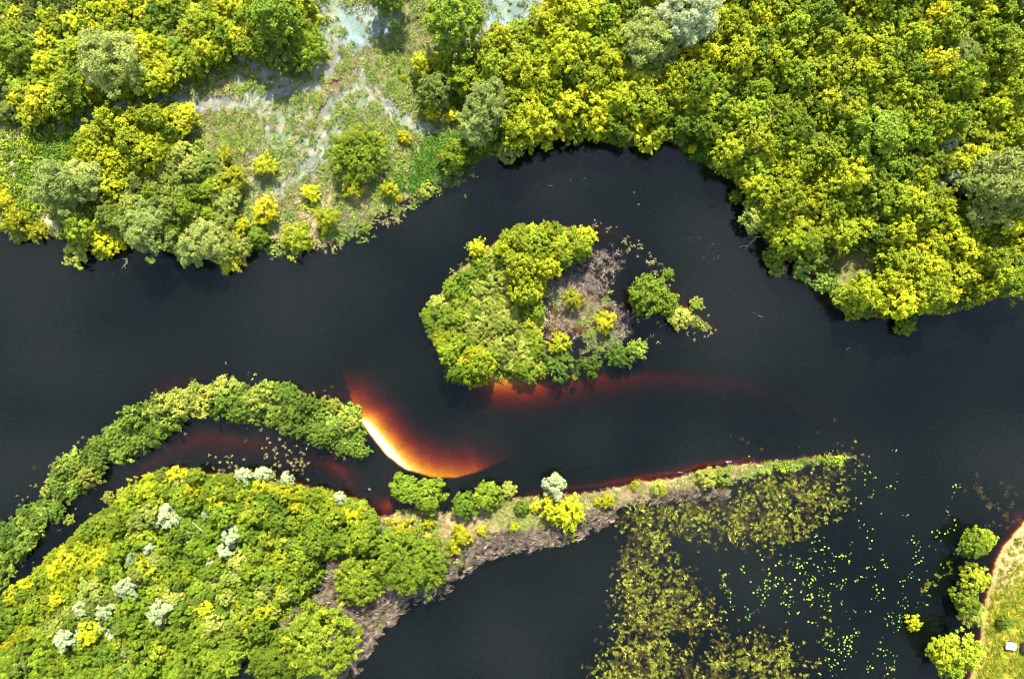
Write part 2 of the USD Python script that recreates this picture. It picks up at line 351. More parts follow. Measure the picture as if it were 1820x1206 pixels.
def leaves(rng, pos, out, length, width, spread=0.55, up=0.45, along=None):
    """Rhombic leaf blades at pos, facing mostly outward and upward. along: preferred direction of the blade."""
    n = len(pos)
    nrm = unit(out * 0.75 + np.array([0, 0, up]) + rng.normal(0, spread, (n, 3)))
    d = rng.normal(0, 1, (n, 3)) if along is None else along + rng.normal(0, 0.45, (n, 3))
    a = unit(d - nrm * (d * nrm).sum(1, keepdims=True))
    b = np.cross(nrm, a)
    L = (length * rng.uniform(0.7, 1.3, n))[:, None]; Wd = (width * rng.uniform(0.7, 1.3, n))[:, None]
    v = np.stack([pos - a * L * 0.5, pos + b * Wd * 0.5 + nrm * Wd * 0.12, pos + a * L * 0.5 - nrm * L * 0.1, pos - b * Wd * 0.5 + nrm * Wd * 0.12], 1)
    q = np.arange(n)[:, None] * 4
    f = np.concatenate([q + [0, 1, 2], q + [0, 2, 3]])
    return v.reshape(-1, 3), f


def crown(rng, R, H, base, lobes, lobe_r, tufts, tuft_r, n_leaf, length, width, spread=0.55, up=0.45, outward=0.0, stretch=1.0, jz=0.0, rj=0.2):
    """A crown of radius R between heights base and H: boughs (lobes), each carrying sprays (tufts) of leaves."""
    hz = (H - base) / 2
    cz = base + hz
    k = np.arange(lobes) + 0.5
    ph = k * 2.399963 + rng.uniform(0, 6.28)
    zz = 1 - 1.55 * k / lobes + rng.normal(0, 0.06, lobes)
    rr = np.sqrt(np.clip(1 - zz**2, 0.02, 1))
    dirs = np.stack([rr * np.cos(ph), rr * np.sin(ph), zz], 1)
    dirs += rng.normal(0, 0.13, dirs.shape)
    rad = rng.uniform(0.92 - rj, 0.92 + rj, lobes)[:, None]
    lc = dirs * rad * [max(R - lobe_r, 0.2), max(R - lobe_r, 0.2), max(hz - lobe_r * 0.7, 0.2)] + [0, 0, cz]
    lc[:, 2] += rng.uniform(-jz, jz, lobes)
    lr = lobe_r * rng.uniform(0.75, 1.25, lobes)
    ne = lobes // 5                                      # boughs that close the top of the crown
    ea, er = rng.uniform(0, 6.28, ne), np.sqrt(rng.uniform(0, 1, ne)) * 0.55 * R
    et = np.stack([er * np.cos(ea), er * np.sin(ea), cz + (hz - lobe_r * 0.9) * np.sqrt(1 - (er / R) ** 2) + rng.uniform(-jz, jz, ne) * 0.6], 1)
    lc, lr, dirs = np.vstack([lc, et]), np.concatenate([lr, lobe_r * rng.uniform(0.8, 1.2, ne)]), np.vstack([dirs, unit(et - [0, 0, cz])])
    lobes += ne
    tone = rng.normal(0, 0.16, lobes)
    tp, to, tt = [], [], []
    for i in range(lobes):
        nt = max(3, int(tufts * (lr[i] / lobe_r) ** 2))
        d = unit(rng.normal(0, 1, (nt, 3)) + unit(dirs[i]) * 0.7 + [0, 0, 0.55])
        s = lr[i] * rng.uniform(0.75, 1.08, nt)[:, None]
        tp.append(lc[i] + d * s * [1, 1, 0.9]); to.append(unit(d * 0.8 + unit(dirs[i]) * 0.5)); tt.append(np.clip(0.48 + tone[i] * 0.8 + rng.normal(0, 0.2, nt), 0, 1))
    tp, to, tt = np.vstack(tp), np.vstack(to), np.concatenate(tt)
    m = len(tp)
    off = unit(rng.normal(0, 1, (m, n_leaf, 3))) * (rng.uniform(0, 1, (m, n_leaf, 1)) ** 0.5) * tuft_r * rng.uniform(0.7, 1.25, (m, 1, 1))
    off += to[:, None] * (off * to[:, None]).sum(-1, keepdims=True) * (stretch - 1)
    pos = (tp[:, None] + off).reshape(-1, 3)
    o = unit(off.reshape(-1, 3) * 0.6 / tuft_r + np.repeat(to, n_leaf, 0))
    keep = pos[:, 2] > 0.15
    tint = np.clip(np.repeat(tt, n_leaf) + rng.normal(0, 0.1, len(pos)), 0, 1)[keep]
    al = None if not outward else np.repeat(to, n_leaf, 0)[keep] * outward
    v, f = leaves(rng, pos[keep], o[keep], length, width, spread, up, al)
    return v, f, np.repeat(tint, 4), lc


def trunk(rng, H, base, lc, r, stems=1):
    parts = []
    for s in range(stems):
        a = rng.uniform(0, 6.28); sp = 0.0 if stems == 1 else 0.25 * H * rng.uniform(0.4, 1)
        foot = np.array([0.15 * stems * math.cos(a) * (stems > 1), 0.15 * stems * math.sin(a) * (stems > 1), -0.6])
        top = np.array([sp * math.cos(a), sp * math.sin(a), base + (H - base) * 0.62])
        mid = (foot + top) / 2 + rng.normal(0, 0.05 * H, 3) * [1, 1, 0]
        parts.append(tube([foot, mid, top], [r, r * 0.7, r * 0.3], 6))
        for k in rng.choice(len(lc), min(4, len(lc)), replace=False):
            st = mid + (top - mid) * rng.uniform(0, 0.8)
            parts.append(tube([st, (st + lc[k]) / 2 + [0, 0, -0.1], lc[k]], [r * 0.45, r * 0.3, r * 0.12], 5))
    return join(parts)


# kind: (name, category, nominal radius, height, crown settings, leaf material, stems)
LOOK = {
    "golden": leaf_look("golden_leaf", (0.14, 0.23, 0.006), (0.40, 0.44, 0.010), (0.60, 0.57, 0.02), hue=0.010),
    "sunny": leaf_look("sunny_leaf", (0.13, 0.22, 0.006), (0.40, 0.43, 0.010), (0.62, 0.57, 0.02), hue=0.012),
    "fresh": leaf_look("fresh_leaf", (0.08, 0.15, 0.006), (0.25, 0.33, 0.012), (0.44, 0.48, 0.03), hue=0.012),
    "deep": leaf_look("deep_leaf", (0.07, 0.14, 0.008), (0.20, 0.29, 0.012), (0.34, 0.41, 0.03), hue=0.010, vary=0.07, shift=0.3),
    "olive": leaf_look("olive_leaf", (0.11, 0.16, 0.02), (0.28, 0.34, 0.05), (0.44, 0.46, 0.10), hue=0.012),
    "pale": leaf_look("pale_leaf", (0.15, 0.21, 0.035), (0.36, 0.42, 0.10), (0.54, 0.55, 0.19), hue=0.012, shift=0.28),
    "silver": leaf_look("silver_leaf", (0.22, 0.30, 0.13), (0.40, 0.47, 0.25), (0.60, 0.61, 0.38), hue=0.012, vary=0.08, shift=0.3),
    "yellow": leaf_look("yellow_leaf", (0.20, 0.28, 0.006), (0.52, 0.50, 0.010), (0.74, 0.64, 0.03), hue=0.012, vary=0.14, shift=0.34),
    "lime": leaf_look("lime_leaf", (0.04, 0.10, 0.005), (0.21, 0.29, 0.010), (0.48, 0.48, 0.04), hue=0.014, shift=0.3),
    "arc": leaf_look("shore_leaf", (0.04, 0.10, 0.010), (0.21, 0.30, 0.03), (0.46, 0.52, 0.09), hue=0.010, shift=0.45),
    "scrub": leaf_look("scrub_leaf", (0.17, 0.23, 0.02), (0.36, 0.40, 0.06), (0.52, 0.52, 0.13), hue=0.012, shift=0.4),
}
KINDS = {
    "golden_tree": ("tree", 3.2, 8.2, dict(base=1.2, lobes=58, lobe_r=0.58, tufts=5, tuft_r=0.32, n_leaf=18, length=0.40, width=0.25, stretch=1.5, jz=0.6, rj=0.3), "golden", 1),
    "maple_tree": ("tree", 3.0, 7.0, dict(base=1.2, lobes=52, lobe_r=0.58, tufts=5, tuft_r=0.32, n_leaf=18, length=0.40, width=0.25, stretch=1.5, jz=0.55, rj=0.28), "sunny", 1),
    "green_tree": ("tree", 3.3, 7.8, dict(base=1.3, lobes=56, lobe_r=0.55, tufts=5, tuft_r=0.34, n_leaf=18, length=0.38, width=0.24, stretch=1.3, jz=0.55, rj=0.28), "fresh", 1),
    "dark_green_tree": ("tree", 5.2, 12.5, dict(base=1.8, lobes=64, lobe_r=1.05, tufts=8, tuft_r=0.5, n_leaf=28, length=0.42, width=0.28, jz=0.4), "deep", 1),
    "olive_willow": ("tree", 3.2, 6.0, dict(base=0.9, lobes=52, lobe_r=0.55, tufts=6, tuft_r=0.32, n_leaf=20, length=0.40, width=0.17, jz=0.3, rj=0.15), "olive", 2),
    "pale_willow": ("tree", 5.6, 12.0, dict(base=1.6, lobes=46, lobe_r=1.35, tufts=11, tuft_r=0.55, n_leaf=28, length=0.48, width=0.19, spread=0.6, jz=0.7, rj=0.25), "pale", 1),
    "white_willow": ("tree", 5.6, 12.0, dict(base=1.6, lobes=50, lobe_r=1.3, tufts=11, tuft_r=0.5, n_leaf=28, length=0.46, width=0.16, spread=0.6, outward=0.8, jz=0.7, rj=0.25), "silver", 1),
    "silver_willow": ("tree", 2.2, 5.5, dict(base=1.0, lobes=14, lobe_r=0.9, tufts=7, tuft_r=0.38, n_leaf=30, length=0.42, width=0.15, outward=1.2, jz=0.3, rj=0.3), "silver", 1),
    "yellow_bush": ("bush", 2.1, 3.4, dict(base=0.4, lobes=30, lobe_r=0.48, tufts=3.5, tuft_r=0.28, n_leaf=22, length=0.42, width=0.15, outward=1.6, stretch=1.9, jz=0.3, rj=0.34), "yellow", 3),
    "yellow_green_bush": ("bush", 2.4, 3.8, dict(base=0.4, lobes=36, lobe_r=0.5, tufts=4, tuft_r=0.3, n_leaf=20, length=0.42, width=0.17, outward=1.4, stretch=1.8, jz=0.35, rj=0.32), "sunny", 3),
    "round_willow": ("tree", 5.6, 6.5, dict(base=0.4, lobes=170, lobe_r=0.7, tufts=6, tuft_r=0.34, n_leaf=18, length=0.44, width=0.16, outward=1.2, stretch=1.5, jz=0.4), "lime", 3),
    "shore_shrub": ("shrub", 2.1, 3.0, dict(base=0.1, lobes=38, lobe_r=0.36, tufts=3.5, tuft_r=0.25, n_leaf=18, length=0.50, width=0.15, outward=1.8, stretch=1.9, jz=0.35, rj=0.4), "arc", 3),
    "green_bush": ("bush", 2.6, 4.4, dict(base=0.3, lobes=46, lobe_r=0.5, tufts=5, tuft_r=0.3, n_leaf=18, length=0.40, width=0.2, outward=0.9, stretch=1.4, jz=0.2, rj=0.14), "deep", 3),
    "olive_bush": ("bush", 2.0, 2.8, dict(base=0.2, lobes=34, lobe_r=0.45, tufts=5, tuft_r=0.27, n_leaf=18, length=0.38, width=0.16, outward=0.8, jz=0.25, rj=0.28), "scrub", 3),
    "lime_shrub": ("shrub", 2.5, 5.0, dict(base=0.4, lobes=46, lobe_r=0.48, tufts=5, tuft_r=0.3, n_leaf=18, length=0.38, width=0.2, stretch=1.2, jz=0.2, rj=0.12), "lime", 2),
}
VARIANTS = {"white_willow": 2, "pale_willow": 3, "dark_green_tree": 2, "round_willow": 2}
MESHES, FIRST = {}, {}
for ki, (kind, (cat, R, H, cs, look, stems)) in enumerate(KINDS.items()):
    for v in range(VARIANTS.get(kind, 4)):
        rng = np.random.default_rng(1000 + 17 * ki + v)
        cv, cf, tint, lc = crown(rng, R, H, **cs)
        MESHES[kind, v] = (cv, cf, tint, trunk(rng, H, cs["base"], lc, 0.045 * R + 0.02, stems))
rng_t = np.random.default_rng(77)
PLACED = []


def plant(kind, px, py, rpx, label, group=None, variant=None, hscale=1.0):
    """One plant whose crown shows at that pixel with that radius in pixels."""
    cat, R, H, cs, look, stems = KINDS[kind]
    variant = int(rng_t.integers(VARIANTS.get(kind, 4))) if variant is None else variant
    sc = rpx * S * (CAM_H - H * 0.7) / CAM_H / R
    hc = H * 0.66 * sc * hscale
    x, y = P(px, py, hc)
    z = max(float(ground(x, y)), -0.5)
    path = numbered(kind)
    xf = UsdGeom.Xform.Define(stage, path)
    prim = xf.GetPrim()
    rot = float(rng_t.uniform(0, 360))
    if (kind, variant) not in FIRST:
        first = FIRST[kind, variant] = f"/World/Kinds/{kind}_{variant}"
        UsdGeom.Xform.Define(stage, first)
        cv, cf, tint, (tv_, tf_) = MESHES[kind, variant]
        put_mesh(first + "/crown", cv, cf, LOOK[look], primvars={"tint": (tint, T.FloatArray, "vertex")})
        put_mesh(first + "/trunk", tv_, tf_, bark, smooth=True)
    prim.GetReferences().AddInternalReference(FIRST[kind, variant])
    prim.SetInstanceable(True)
    xf.AddTranslateOp().Set(Gf.Vec3d(x, y, z))
    xf.AddRotateZOp().Set(rot)
    xf.AddScaleOp().Set(Gf.Vec3f(sc, sc, sc * hscale))
    tag(prim, label, cat, group)
    PLACED.append((px, py, rpx))
    return prim


# ------------------------------------------------------------------ trees and bushes that stand out one by one
ONES = [
    # kind, px, py, radius px, label
    ("pale_willow", 198, 108, 55, "huge pale grey-green willow at the upper left, south of it a silvery ditch"),
    ("pale_willow", 108, 335, 50, "big pale grey-green willow beside the sandy path on the left bank"),
    ("pale_willow", 152, 318, 34, "pale willow crown touching the big willow by the path on its right"),
    ("pale_willow", 258, 405, 46, "round pale willow on the left bank between bright yellow bushes and the river"),
    ("pale_willow", 362, 425, 36, "pale willow overhanging the river beside the fallen fan-shaped willow"),
    ("pale_willow", 335, 448, 26, "small pale willow dipping furthest into the river on the left bank"),
    ("pale_willow", 868, 188, 44, "tall pale willow at the foot of the little stream, above the river bend"),
    ("pale_willow", 848, 225, 34, "darker grey-green willow just below the tall pale one by the stream"),
    ("olive_willow", 905, 265, 24, "greyish willow leaning over the river bend under the pale willow"),
    ("pale_willow", 1152, 72, 48, "soft green willow left of the silver-white tree at the top"),
    ("pale_willow", 1182, 98, 30, "smaller soft green willow at the lower right of its bigger neighbour near the top"),
    ("pale_willow", 1788, 335, 66, "huge pale yellow-green willow at the right edge beside a dark pool"),
    ("pale_willow", 1700, 95, 34, "tall faded olive-yellow tree in the upper right wood"),
    ("white_willow", 1222, 22, 58, "big silver-white tree at the top edge of the picture"),
    ("white_willow", 1240, 62, 30, "silver-grey lower bough tree under the big silver-white tree at the top"),
    ("silver_willow", 1682, 250, 20, "silver willow in the upper right wood above a dark gap"),
    ("silver_willow", 1689, 312, 16, "silver willow at the left rim of the dark pool, upper one of two"),
    ("silver_willow", 1665, 328, 13, "silver willow at the left rim of the dark pool, lower one of two"),
    ("silver_willow", 1736, 213, 13, "small silver willow near the right edge above the huge pale willow"),
    ("silver_willow", 1570, 287, 10, "tiny silver willow below the green cauliflower-shaped tree"),
    ("white_willow", 1812, 20, 26, "blue-grey silver tree in the upper right corner"),
    ("silver_willow", 1578, 18, 16, "silver willow at the top edge in the yellow-green wood"),
    ("dark_green_tree", 806, 36, 50, "dense dark green tree standing alone at the top of the marsh"),
    ("dark_green_tree", 490, 30, 46, "dark green round tree left of the grey stream mouth"),
    ("dark_green_tree", 1555, 245, 50, "green cauliflower-shaped tree in the middle of the upper right wood"),
    ("dark_green_tree", 28, 88, 30, "fresh dark green tree at the left edge of the upper left wood"),
    ("dark_green_tree", 690, -18, 36, "dark tree at the top edge right of the silted pond"),
    ("round_willow", 542, 82, 36, "light green willow whose shadow falls on the grey stream"),
    ("olive_willow", 498, 104, 27, "olive willow on the marsh edge below the dark green round tree"),
    ("green_tree", 636, 255, 26, "upper half of the large leafy bush in the open bank meadow"),
    ("round_willow", 635, 275, 48, "large leafy green bush standing alone in the open bank meadow"),
    ("olive_willow", 773, 160, 32, "dark olive willow surrounded by yellow-green trees by the little stream"),
    ("maple_tree", 748, 115, 18, "yellow-green tree at the left tip of the grove by the marsh"),
    ("maple_tree", 785, 108, 18, "yellow-green tree behind the olive willow by the marsh"),
    ("maple_tree", 825, 140, 26, "broad yellow-green tree right of the olive willow by the stream"),
    ("maple_tree", 840, 92, 16, "small yellow-green tree below the dense dark green tree"),
    ("maple_tree", 882, 56, 14, "small yellow-green tree alone by the upper stream pool"),
    ("yellow_green_bush", 805, 277, 27, "round lime bush on the dark grass patch by the river"),
    ("yellow_bush", 470, 292, 20, "bright yellow bush alone in the marsh, uppermost of the row"),
    ("yellow_bush", 418, 318, 22, "bright yellow bush at the right tip of the left grove"),
    ("yellow_bush", 398, 275, 14, "small yellow bush at the marsh edge above its larger yellow neighbour"),
    ("yellow_bush", 472, 375, 23, "big round yellow bush on the open bank, third from the river"),
    ("yellow_bush", 553, 342, 16, "spiky golden bush on the open bank"),
    ("yellow_bush", 627, 335, 17, "flat yellow bush below the large leafy bush"),
    ("yellow_bush", 692, 336, 14, "yellow bush near the river above small floating leaves"),
    ("yellow_bush", 708, 352, 7, "tiny yellow bush at the water's edge on the open bank"),
    ("yellow_bush", 580, 388, 19, "yellow bush on the open bank beside the dry brushwood"),
    ("yellow_bush", 577, 413, 6, "tiny yellow sapling under the yellow bush by the brushwood"),
    ("yellow_green_bush", 524, 423, 27, "round lime bush at the river's edge on the open bank"),
    ("yellow_bush", 720, 243, 12, "orange-yellow bush between marsh and river, below the ditch"),
    ("yellow_bush", 672, 250, 12, "golden bush growing against the right side of the large leafy bush"),
    ("yellow_bush", 768, 202, 12, "small yellow bush left of the tall pale willow"),
    ("yellow_bush", 805, 206, 11, "small yellow bush at the foot of the tall pale willow"),
    ("yellow_bush", 718, 138, 6, "tiny yellow bush alone in the grey marsh"),
    ("yellow_bush", 566, 32, 6, "tiny yellow bush beside the grey stream at the top"),
    ("yellow_bush", 28, 390, 24, "yellow bush in the left corner between path and river"),
    ("yellow_bush", 8, 355, 18, "yellow bush cut by the left edge beside the path"),
    ("yellow_bush", 60, 412, 16, "yellow bush leaning over the river at the end of the path"),
    ("olive_bush", 30, 415, 16, "pale olive bush at the water below the left corner's yellow bush"),
    ("yellow_bush", 185, 428, 22, "bright yellow bush at the water left of the round pale willow"),
    ("yellow_bush", 180, 446, 15, "bright yellow low bush hanging into the river on the left"),
    ("yellow_bush", 210, 432, 14, "narrow yellow bush touching the round pale willow"),
    ("green_tree", 142, 408, 28, "deep green tree under the big willow at the left bank"),
    ("olive_bush", 130, 452, 22, "dark olive bush drooping into the river on the left"),
    ("green_bush", 460, 420, 18, "dark green leafy bush at the water right of the fallen willow"),
    ("yellow_bush", 432, 398, 12, "yellow bush between the fallen willow and the marsh"),
    ("yellow_bush", 1230, 264, 8, "tiny yellow bush on the clearing at the river bend"),
    ("olive_bush", 758, 338, 15, "pale leafy bush standing in the water by the open bank"),
    ("olive_bush", 648, 404, 12, "pale leafy bush in the water below the dry brushwood"),
    ("maple_tree", 850, 443, 18, "yellow-green tree at the upper left tip of the island"),
    ("yellow_bush", 1018, 531, 17, "yellow bush among grey brushwood in the island's middle"),
    ("yellow_bush", 1077, 571, 18, "yellow bush right of the island's brushwood"),
    ("yellow_bush", 995, 611, 19, "yellow bush on the island above a dark green shrub"),
    ("yellow_bush", 1195, 529, 7, "tiny orange-yellow bush beside the island's outlying green bush"),
    ("green_bush", 1152, 524, 34, "round green bush standing apart at the right of the island"),
    ("green_bush", 1185, 538, 20, "low green bush at the right of the outlying round bush"),
    ("shore_shrub", 995, 650, 26, "dark green shrub at the island's lower shore above orange sand"),
    ("shore_shrub", 1048, 650, 20, "sparse shrub at the island's lower shore between two denser ones"),
    ("shore_shrub", 1100, 632, 22, "leafy shrub at the lower right shore of the island"),
    ("shore_shrub", 1132, 622, 20, "outermost leafy shrub at the lower right of the island"),
    ("olive_bush", 1210, 565, 20, "thin pale shrub at the island's pointed right end"),
    ("olive_bush", 1238, 540, 13, "small green shrub above the island's pointed right end"),
    ("green_bush", 1190, 486, 10, "small green shrub in the water upper right of the island"),
    ("olive_bush", 1384, 478, 15, "olive bush standing alone in the river near the right bank"),
    ("green_bush", 1612, 578, 18, "round green bush at the river below the right headland"),
    ("round_willow", 735, 998, 57, "large round bright green willow among grey reeds"),
    ("round_willow", 640, 1030, 42, "round lime willow standing in the grey reeds"),
    ("round_willow", 572, 1142, 62, "broad yellow-green willow at the bottom beside grey reeds"),
    ("round_willow", 482, 1168, 44, "dull green willow at the bottom edge left of the broad one"),
    ("green_bush", 695, 962, 22, "green bush joining the two round willows"),
    ("green_bush", 718, 870, 26, "dark green shrub on the sand spit's tip by the side channel"),
    ("green_bush", 758, 880, 30, "dark green wide shrub in the side channel below the bright sandbar"),
    ("green_bush", 708, 848, 10, "small shrub reaching towards the bright sandbar"),
    ("green_bush", 866, 882, 26, "bright green round bush on the lower spit, right one of a pair"),
    ("green_bush", 826, 898, 22, "green round bush on the lower spit, left one of a pair"),
    ("olive_bush", 905, 872, 14, "small bush at the water's edge right of the round pair"),
    ("silver_willow", 984, 862, 22, "silver-green bush alone in the water above the lower spit"),
    ("green_bush", 928, 900, 13, "deep green small bush on the lower spit's dry grass"),
    ("yellow_bush", 985, 905, 24, "big bright yellow bush on the lower spit, left half"),
    ("yellow_bush", 1015, 912, 26, "big bright yellow bush on the lower spit, right half"),
    ("yellow_bush", 950, 900, 9, "small yellow bush beside the deep green bush on the lower spit"),
    ("yellow_bush", 915, 935, 9, "small yellow bush in the dry grass above the grey reeds"),
    ("yellow_bush", 717, 942, 19, "yellow bush on top of the large round willow"),
    ("yellow_bush", 762, 930, 11, "small yellow bush on the dry spit right of the large round willow"),
    ("yellow_bush", 760, 956, 9, "small yellow bush touching the large round willow's right side"),
    ("yellow_bush", 820, 950, 18, "yellow bush in the middle of the dry spit"),
    ("yellow_bush", 807, 972, 12, "yellow bush at the edge of the grey reeds on the dry spit"),
    ("yellow_bush", 856, 940, 9, "small yellow bush right of the spit's middle bush"),
    ("yellow_bush", 866, 952, 6, "tiny yellow bush beside the reeds on the dry spit"),
    ("yellow_bush", 690, 928, 7, "tiny yellow bush at the spit's left end by the channel"),
    ("yellow_bush", 1062, 890, 8, "small yellow bush at the narrow orange cut in the spit"),
    ("yellow_bush", 1080, 890, 12, "yellow bush right of the narrow orange cut in the spit"),
    ("yellow_bush", 1127, 862, 8, "yellow bush on the spit's river edge, in thin pale grass"),
    ("yellow_bush", 1175, 874, 8, "yellow bush in the dry grass along the narrow spit"),
    ("yellow_bush", 1283, 866, 9, "yellow bush near the far end of the spit above grey reeds"),
    ("olive_bush", 1258, 850, 18, "olive bush on the narrow spit, left of its neighbour"),
    ("olive_bush", 1284, 846, 16, "olive bush on the narrow spit, right of its neighbour"),
    ("olive_bush", 1172, 866, 14, "flat olive bush on the narrow spit"),
    ("green_tree", 1732, 968, 24, "green tree on the right shore, uppermost of the row"),
    ("green_tree", 1752, 958, 22, "green tree touching the uppermost shore tree on the right"),
    ("green_tree", 1735, 1030, 25, "lime tree on the right shore, second from the top of the row"),
    ("green_tree", 1718, 1068, 25, "green tree on the right shore, third from the top of the row"),
    ("olive_willow", 1732, 1092, 24, "olive tree on the right shore below its greener neighbour"),
    ("golden_tree", 1680, 1160, 26, "yellowish tree at the lower right shore, left half of a large clump"),
    ("green_tree", 1715, 1160, 33, "green tree at the lower right shore, right half of a large clump"),
    ("green_tree", 1695, 1182, 26, "dark green tree in the lower part of the large clump at the lower right"),
    ("green_bush", 1784, 1102, 11, "small bush on the meadow above the white trailer"),
    ("yellow_bush", 1627, 1109, 13, "lone yellow-green bush in the dark water among lily pads"),
    ("olive_bush", 190, 885, 11, "small pale bush in the side channel, upper left of the lower wood"),
    ("olive_bush", 118, 925, 10, "small pale bush alone in the side channel at the left"),
    ("olive_bush", 215, 878, 10, "brownish bush at the channel edge above the lower wood"),
    ("shore_shrub", 1460, 458, 18, "grey-green shrub on the right bank near a red shallow"),
    ("shore_shrub", 1432, 470, 22, "blue-green shrub reaching into the river by the red shallow"),
    ("shore_shrub", 1468, 500, 20, "green shrub at the river right of the red shallow"),
    ("green_bush", 1378, 455, 20, "vivid green bush overhanging the river on the right bank"),
    ("green_bush", 1310, 348, 12, "small green branch-like bush over the river on the right bank"),
    ("olive_willow", 1345, 385, 28, "brownish olive willow with bare boughs over the river on the right bank"),
    ("yellow_green_bush", 1400, 452, 12, "yellow-green bush at the water below the brownish willow"),
]
for kind, px, py, r, label in ONES:
        plant(kind, px, py, r, label)
SILVER_SW = [(305, 916, 24), (290, 920, 16), (340, 944, 12), (415, 949, 22), (405, 974, 19), (378, 996, 12), (372, 1026, 9), (268, 969, 18), (238, 986, 17), (230, 1041, 24), (147, 1079, 18), (190, 1086, 20),
             (125, 1129, 26), (182, 1114, 14), (203, 1124, 14), (290, 1084, 26), (227, 1154, 12), (220, 1189, 13), (57, 1159, 9), (152, 959, 7), (72, 1131, 10), (432, 845, 18), (467, 842, 18), (510, 852, 14),
             (482, 860, 8), (605, 885, 15), (375, 890, 9), (515, 922, 9), (420, 915, 9), (370, 912, 12), (622, 947, 10), (605, 937, 6), (497, 887, 6), (627, 927, 6), (208, 1075, 10), (340, 925, 8)]

# ------------------------------------------------------------------ woods: individual plants filling traced outlines
RANKS = {}


def fill(poly, mix, spacing, rmin, rmax, label, group, seed, inset=0.5, holes=(), skip=0.72, marks=None, hs=(0.75, 1.35), gaps=None):
    rng = np.random.default_rng(seed)
    marks = marks or MARKS
    pg = shapely.make_valid(Polygon(poly))
    x0, y0, x1, y1 = pg.bounds
    x0, y0, x1, y1 = max(x0, -35), max(y0, -35), min(x1, 1855), min(y1, 1240)
    kinds = [k for k, _ in mix]; wts = np.array([w for _, w in mix], float); wts /= wts.sum()
    base = [(a, b, c) for a, b, c in PLACED]
    bx = np.array(base) if base else np.zeros((0, 3))
    mine = []
    cand = np.stack([rng.uniform(x0, x1, 6000), rng.uniform(y0, y1, 6000)], 1)
    inner = pg.buffer(-inset * rmin)
    ok = shapely.contains_xy(inner, cand[:, 0], cand[:, 1])
    for x, y in cand[ok]:
        r = rmin + (rmax - rmin) * rng.random() ** 1.4
        if mine:
            m = np.array(mine)
            if (np.hypot(m[:, 0] - x, m[:, 1] - y) < spacing * (m[:, 2] + r) * 0.5).any():
                continue
        if len(bx) and (np.hypot(bx[:, 0] - x, bx[:, 1] - y) < skip * (bx[:, 2] + r * 0.6)).any():
            continue
        if gaps and meshkit.fbm(np.array([[x / gaps[0], y / gaps[0], 3.3]]) + 40, 2, seed)[0] < gaps[1]:
            continue
        if any(shapely.contains_xy(Polygon(h), x, y) for h in holes):
            continue
        mine.append((x, y, r))
    clump = meshkit.fbm(np.array([(x / 90.0, y / 90.0, seed) for x, y, r in mine]) + 50, 2, seed)
    u = np.clip((clump - 0.5) * 1.6 + rng.uniform(0, 1, len(mine)), 0, 0.999)          # neighbours tend to be of one kind
    order = np.searchsorted(np.cumsum(wts), u)
    word = {"golden_tree": "yellow-green leafy tree", "maple_tree": "sunny yellow-green tree", "green_tree": "green leafy tree", "olive_willow": "olive willow", "yellow_bush": "bright yellow bush", "lime_shrub": "lime-green shrub",
            "green_bush": "green bush", "olive_bush": "pale olive bush", "shore_shrub": "fresh green shrub", "yellow_green_bush": "yellow-green bush"}
    picks = [(x, y, r, kinds[min(int(k), len(kinds) - 1)]) for (x, y, r), k in zip(mine, order)]
    near = {}
    plural = {k: w + ("es" if w.endswith("sh") else "s") for k, w in word.items()}
    for i, (x, y, r, kind) in enumerate(picks):
        d, mx, my, name = min((math.hypot(x - a, y - b), a, b, n) for a, b, n in marks)
        way = ["right of", "below-right of", "below", "below-left of", "left of", "above-left of", "above", "above-right of"][int(round(math.degrees(math.atan2(y - my, x - mx)) / 45)) % 8]
        near.setdefault((kind, way, name), []).append((d, i))
    for (kind, way, name), got in near.items():
        first = RANKS.get((kind, way, name), 0)
        RANKS[kind, way, name] = first + len(got)
        for n, (d, i) in enumerate(sorted(got), first):
            x, y, r, _ = picks[i]
            nth = "nearest" if n == 0 else f"{n + 1}{'th' if 10 < n + 1 < 14 else {1: 'st', 2: 'nd', 3: 'rd'}.get((n + 1) % 10, 'th')} nearest"
            plant(kind, x, y, r, f"{word[kind]} {way} {name}, {nth}", f"{plural[kind]} {group}", hscale=float(rng.uniform(*hs)))
    return len(mine)


MARKS = [(198, 108, "the huge upper-left willow"), (490, 30, "the dark round tree by the stream"), (28, 88, "the left-edge dark tree"), (330, 20, "the top edge's left middle"), (320, 120, "the marsh's left end"),
         (108, 335, "the big path-side willow"), (258, 405, "the round left-bank willow"), (418, 318, "the grove-tip yellow bush"), (250, 185, "the silvery ditch"), (1222, 22, "the silver-white top tree"),
         (1152, 72, "the soft green top willow"), (868, 188, "the tall stream willow"), (965, 30, "the small top pond"), (1100, 250, "the river bend"), (1235, 270, "the bend's grassy clearing"),
         (1555, 245, "the cauliflower-shaped tree"), (1700, 95, "the faded olive tree"), (1578, 18, "the silver top-edge willow"), (1812, 20, "the blue-grey corner tree"), (1788, 335, "the huge right-edge willow"),
         (1710, 340, "the dark pool"), (1345, 385, "the brownish bank willow"), (1530, 460, "the headland clearing"), (1612, 578, "the round headland bush"), (1780, 520, "the right-edge shore"),
         (1400, 150, "the middle of the upper right wood"), (305, 916, "the largest white willow pair"), (230, 1041, "the middle white willow"), (290, 1084, "the bright white willow"), (125, 1129, "the lowest big white willow"),
         (432, 845, "the channel-side white willows"), (572, 1142, "the broad bottom willow"), (415, 950, "the tall white willow"), (640, 930, "the wood's right tip"), (30, 1060, "the side channel's end"), (220, 1189, "the bottom white willow"),
         (850, 443, "the island's upper-left tip"), (1018, 531, "the island's brushwood bush"), (900, 672, "the island's bottom sand")]
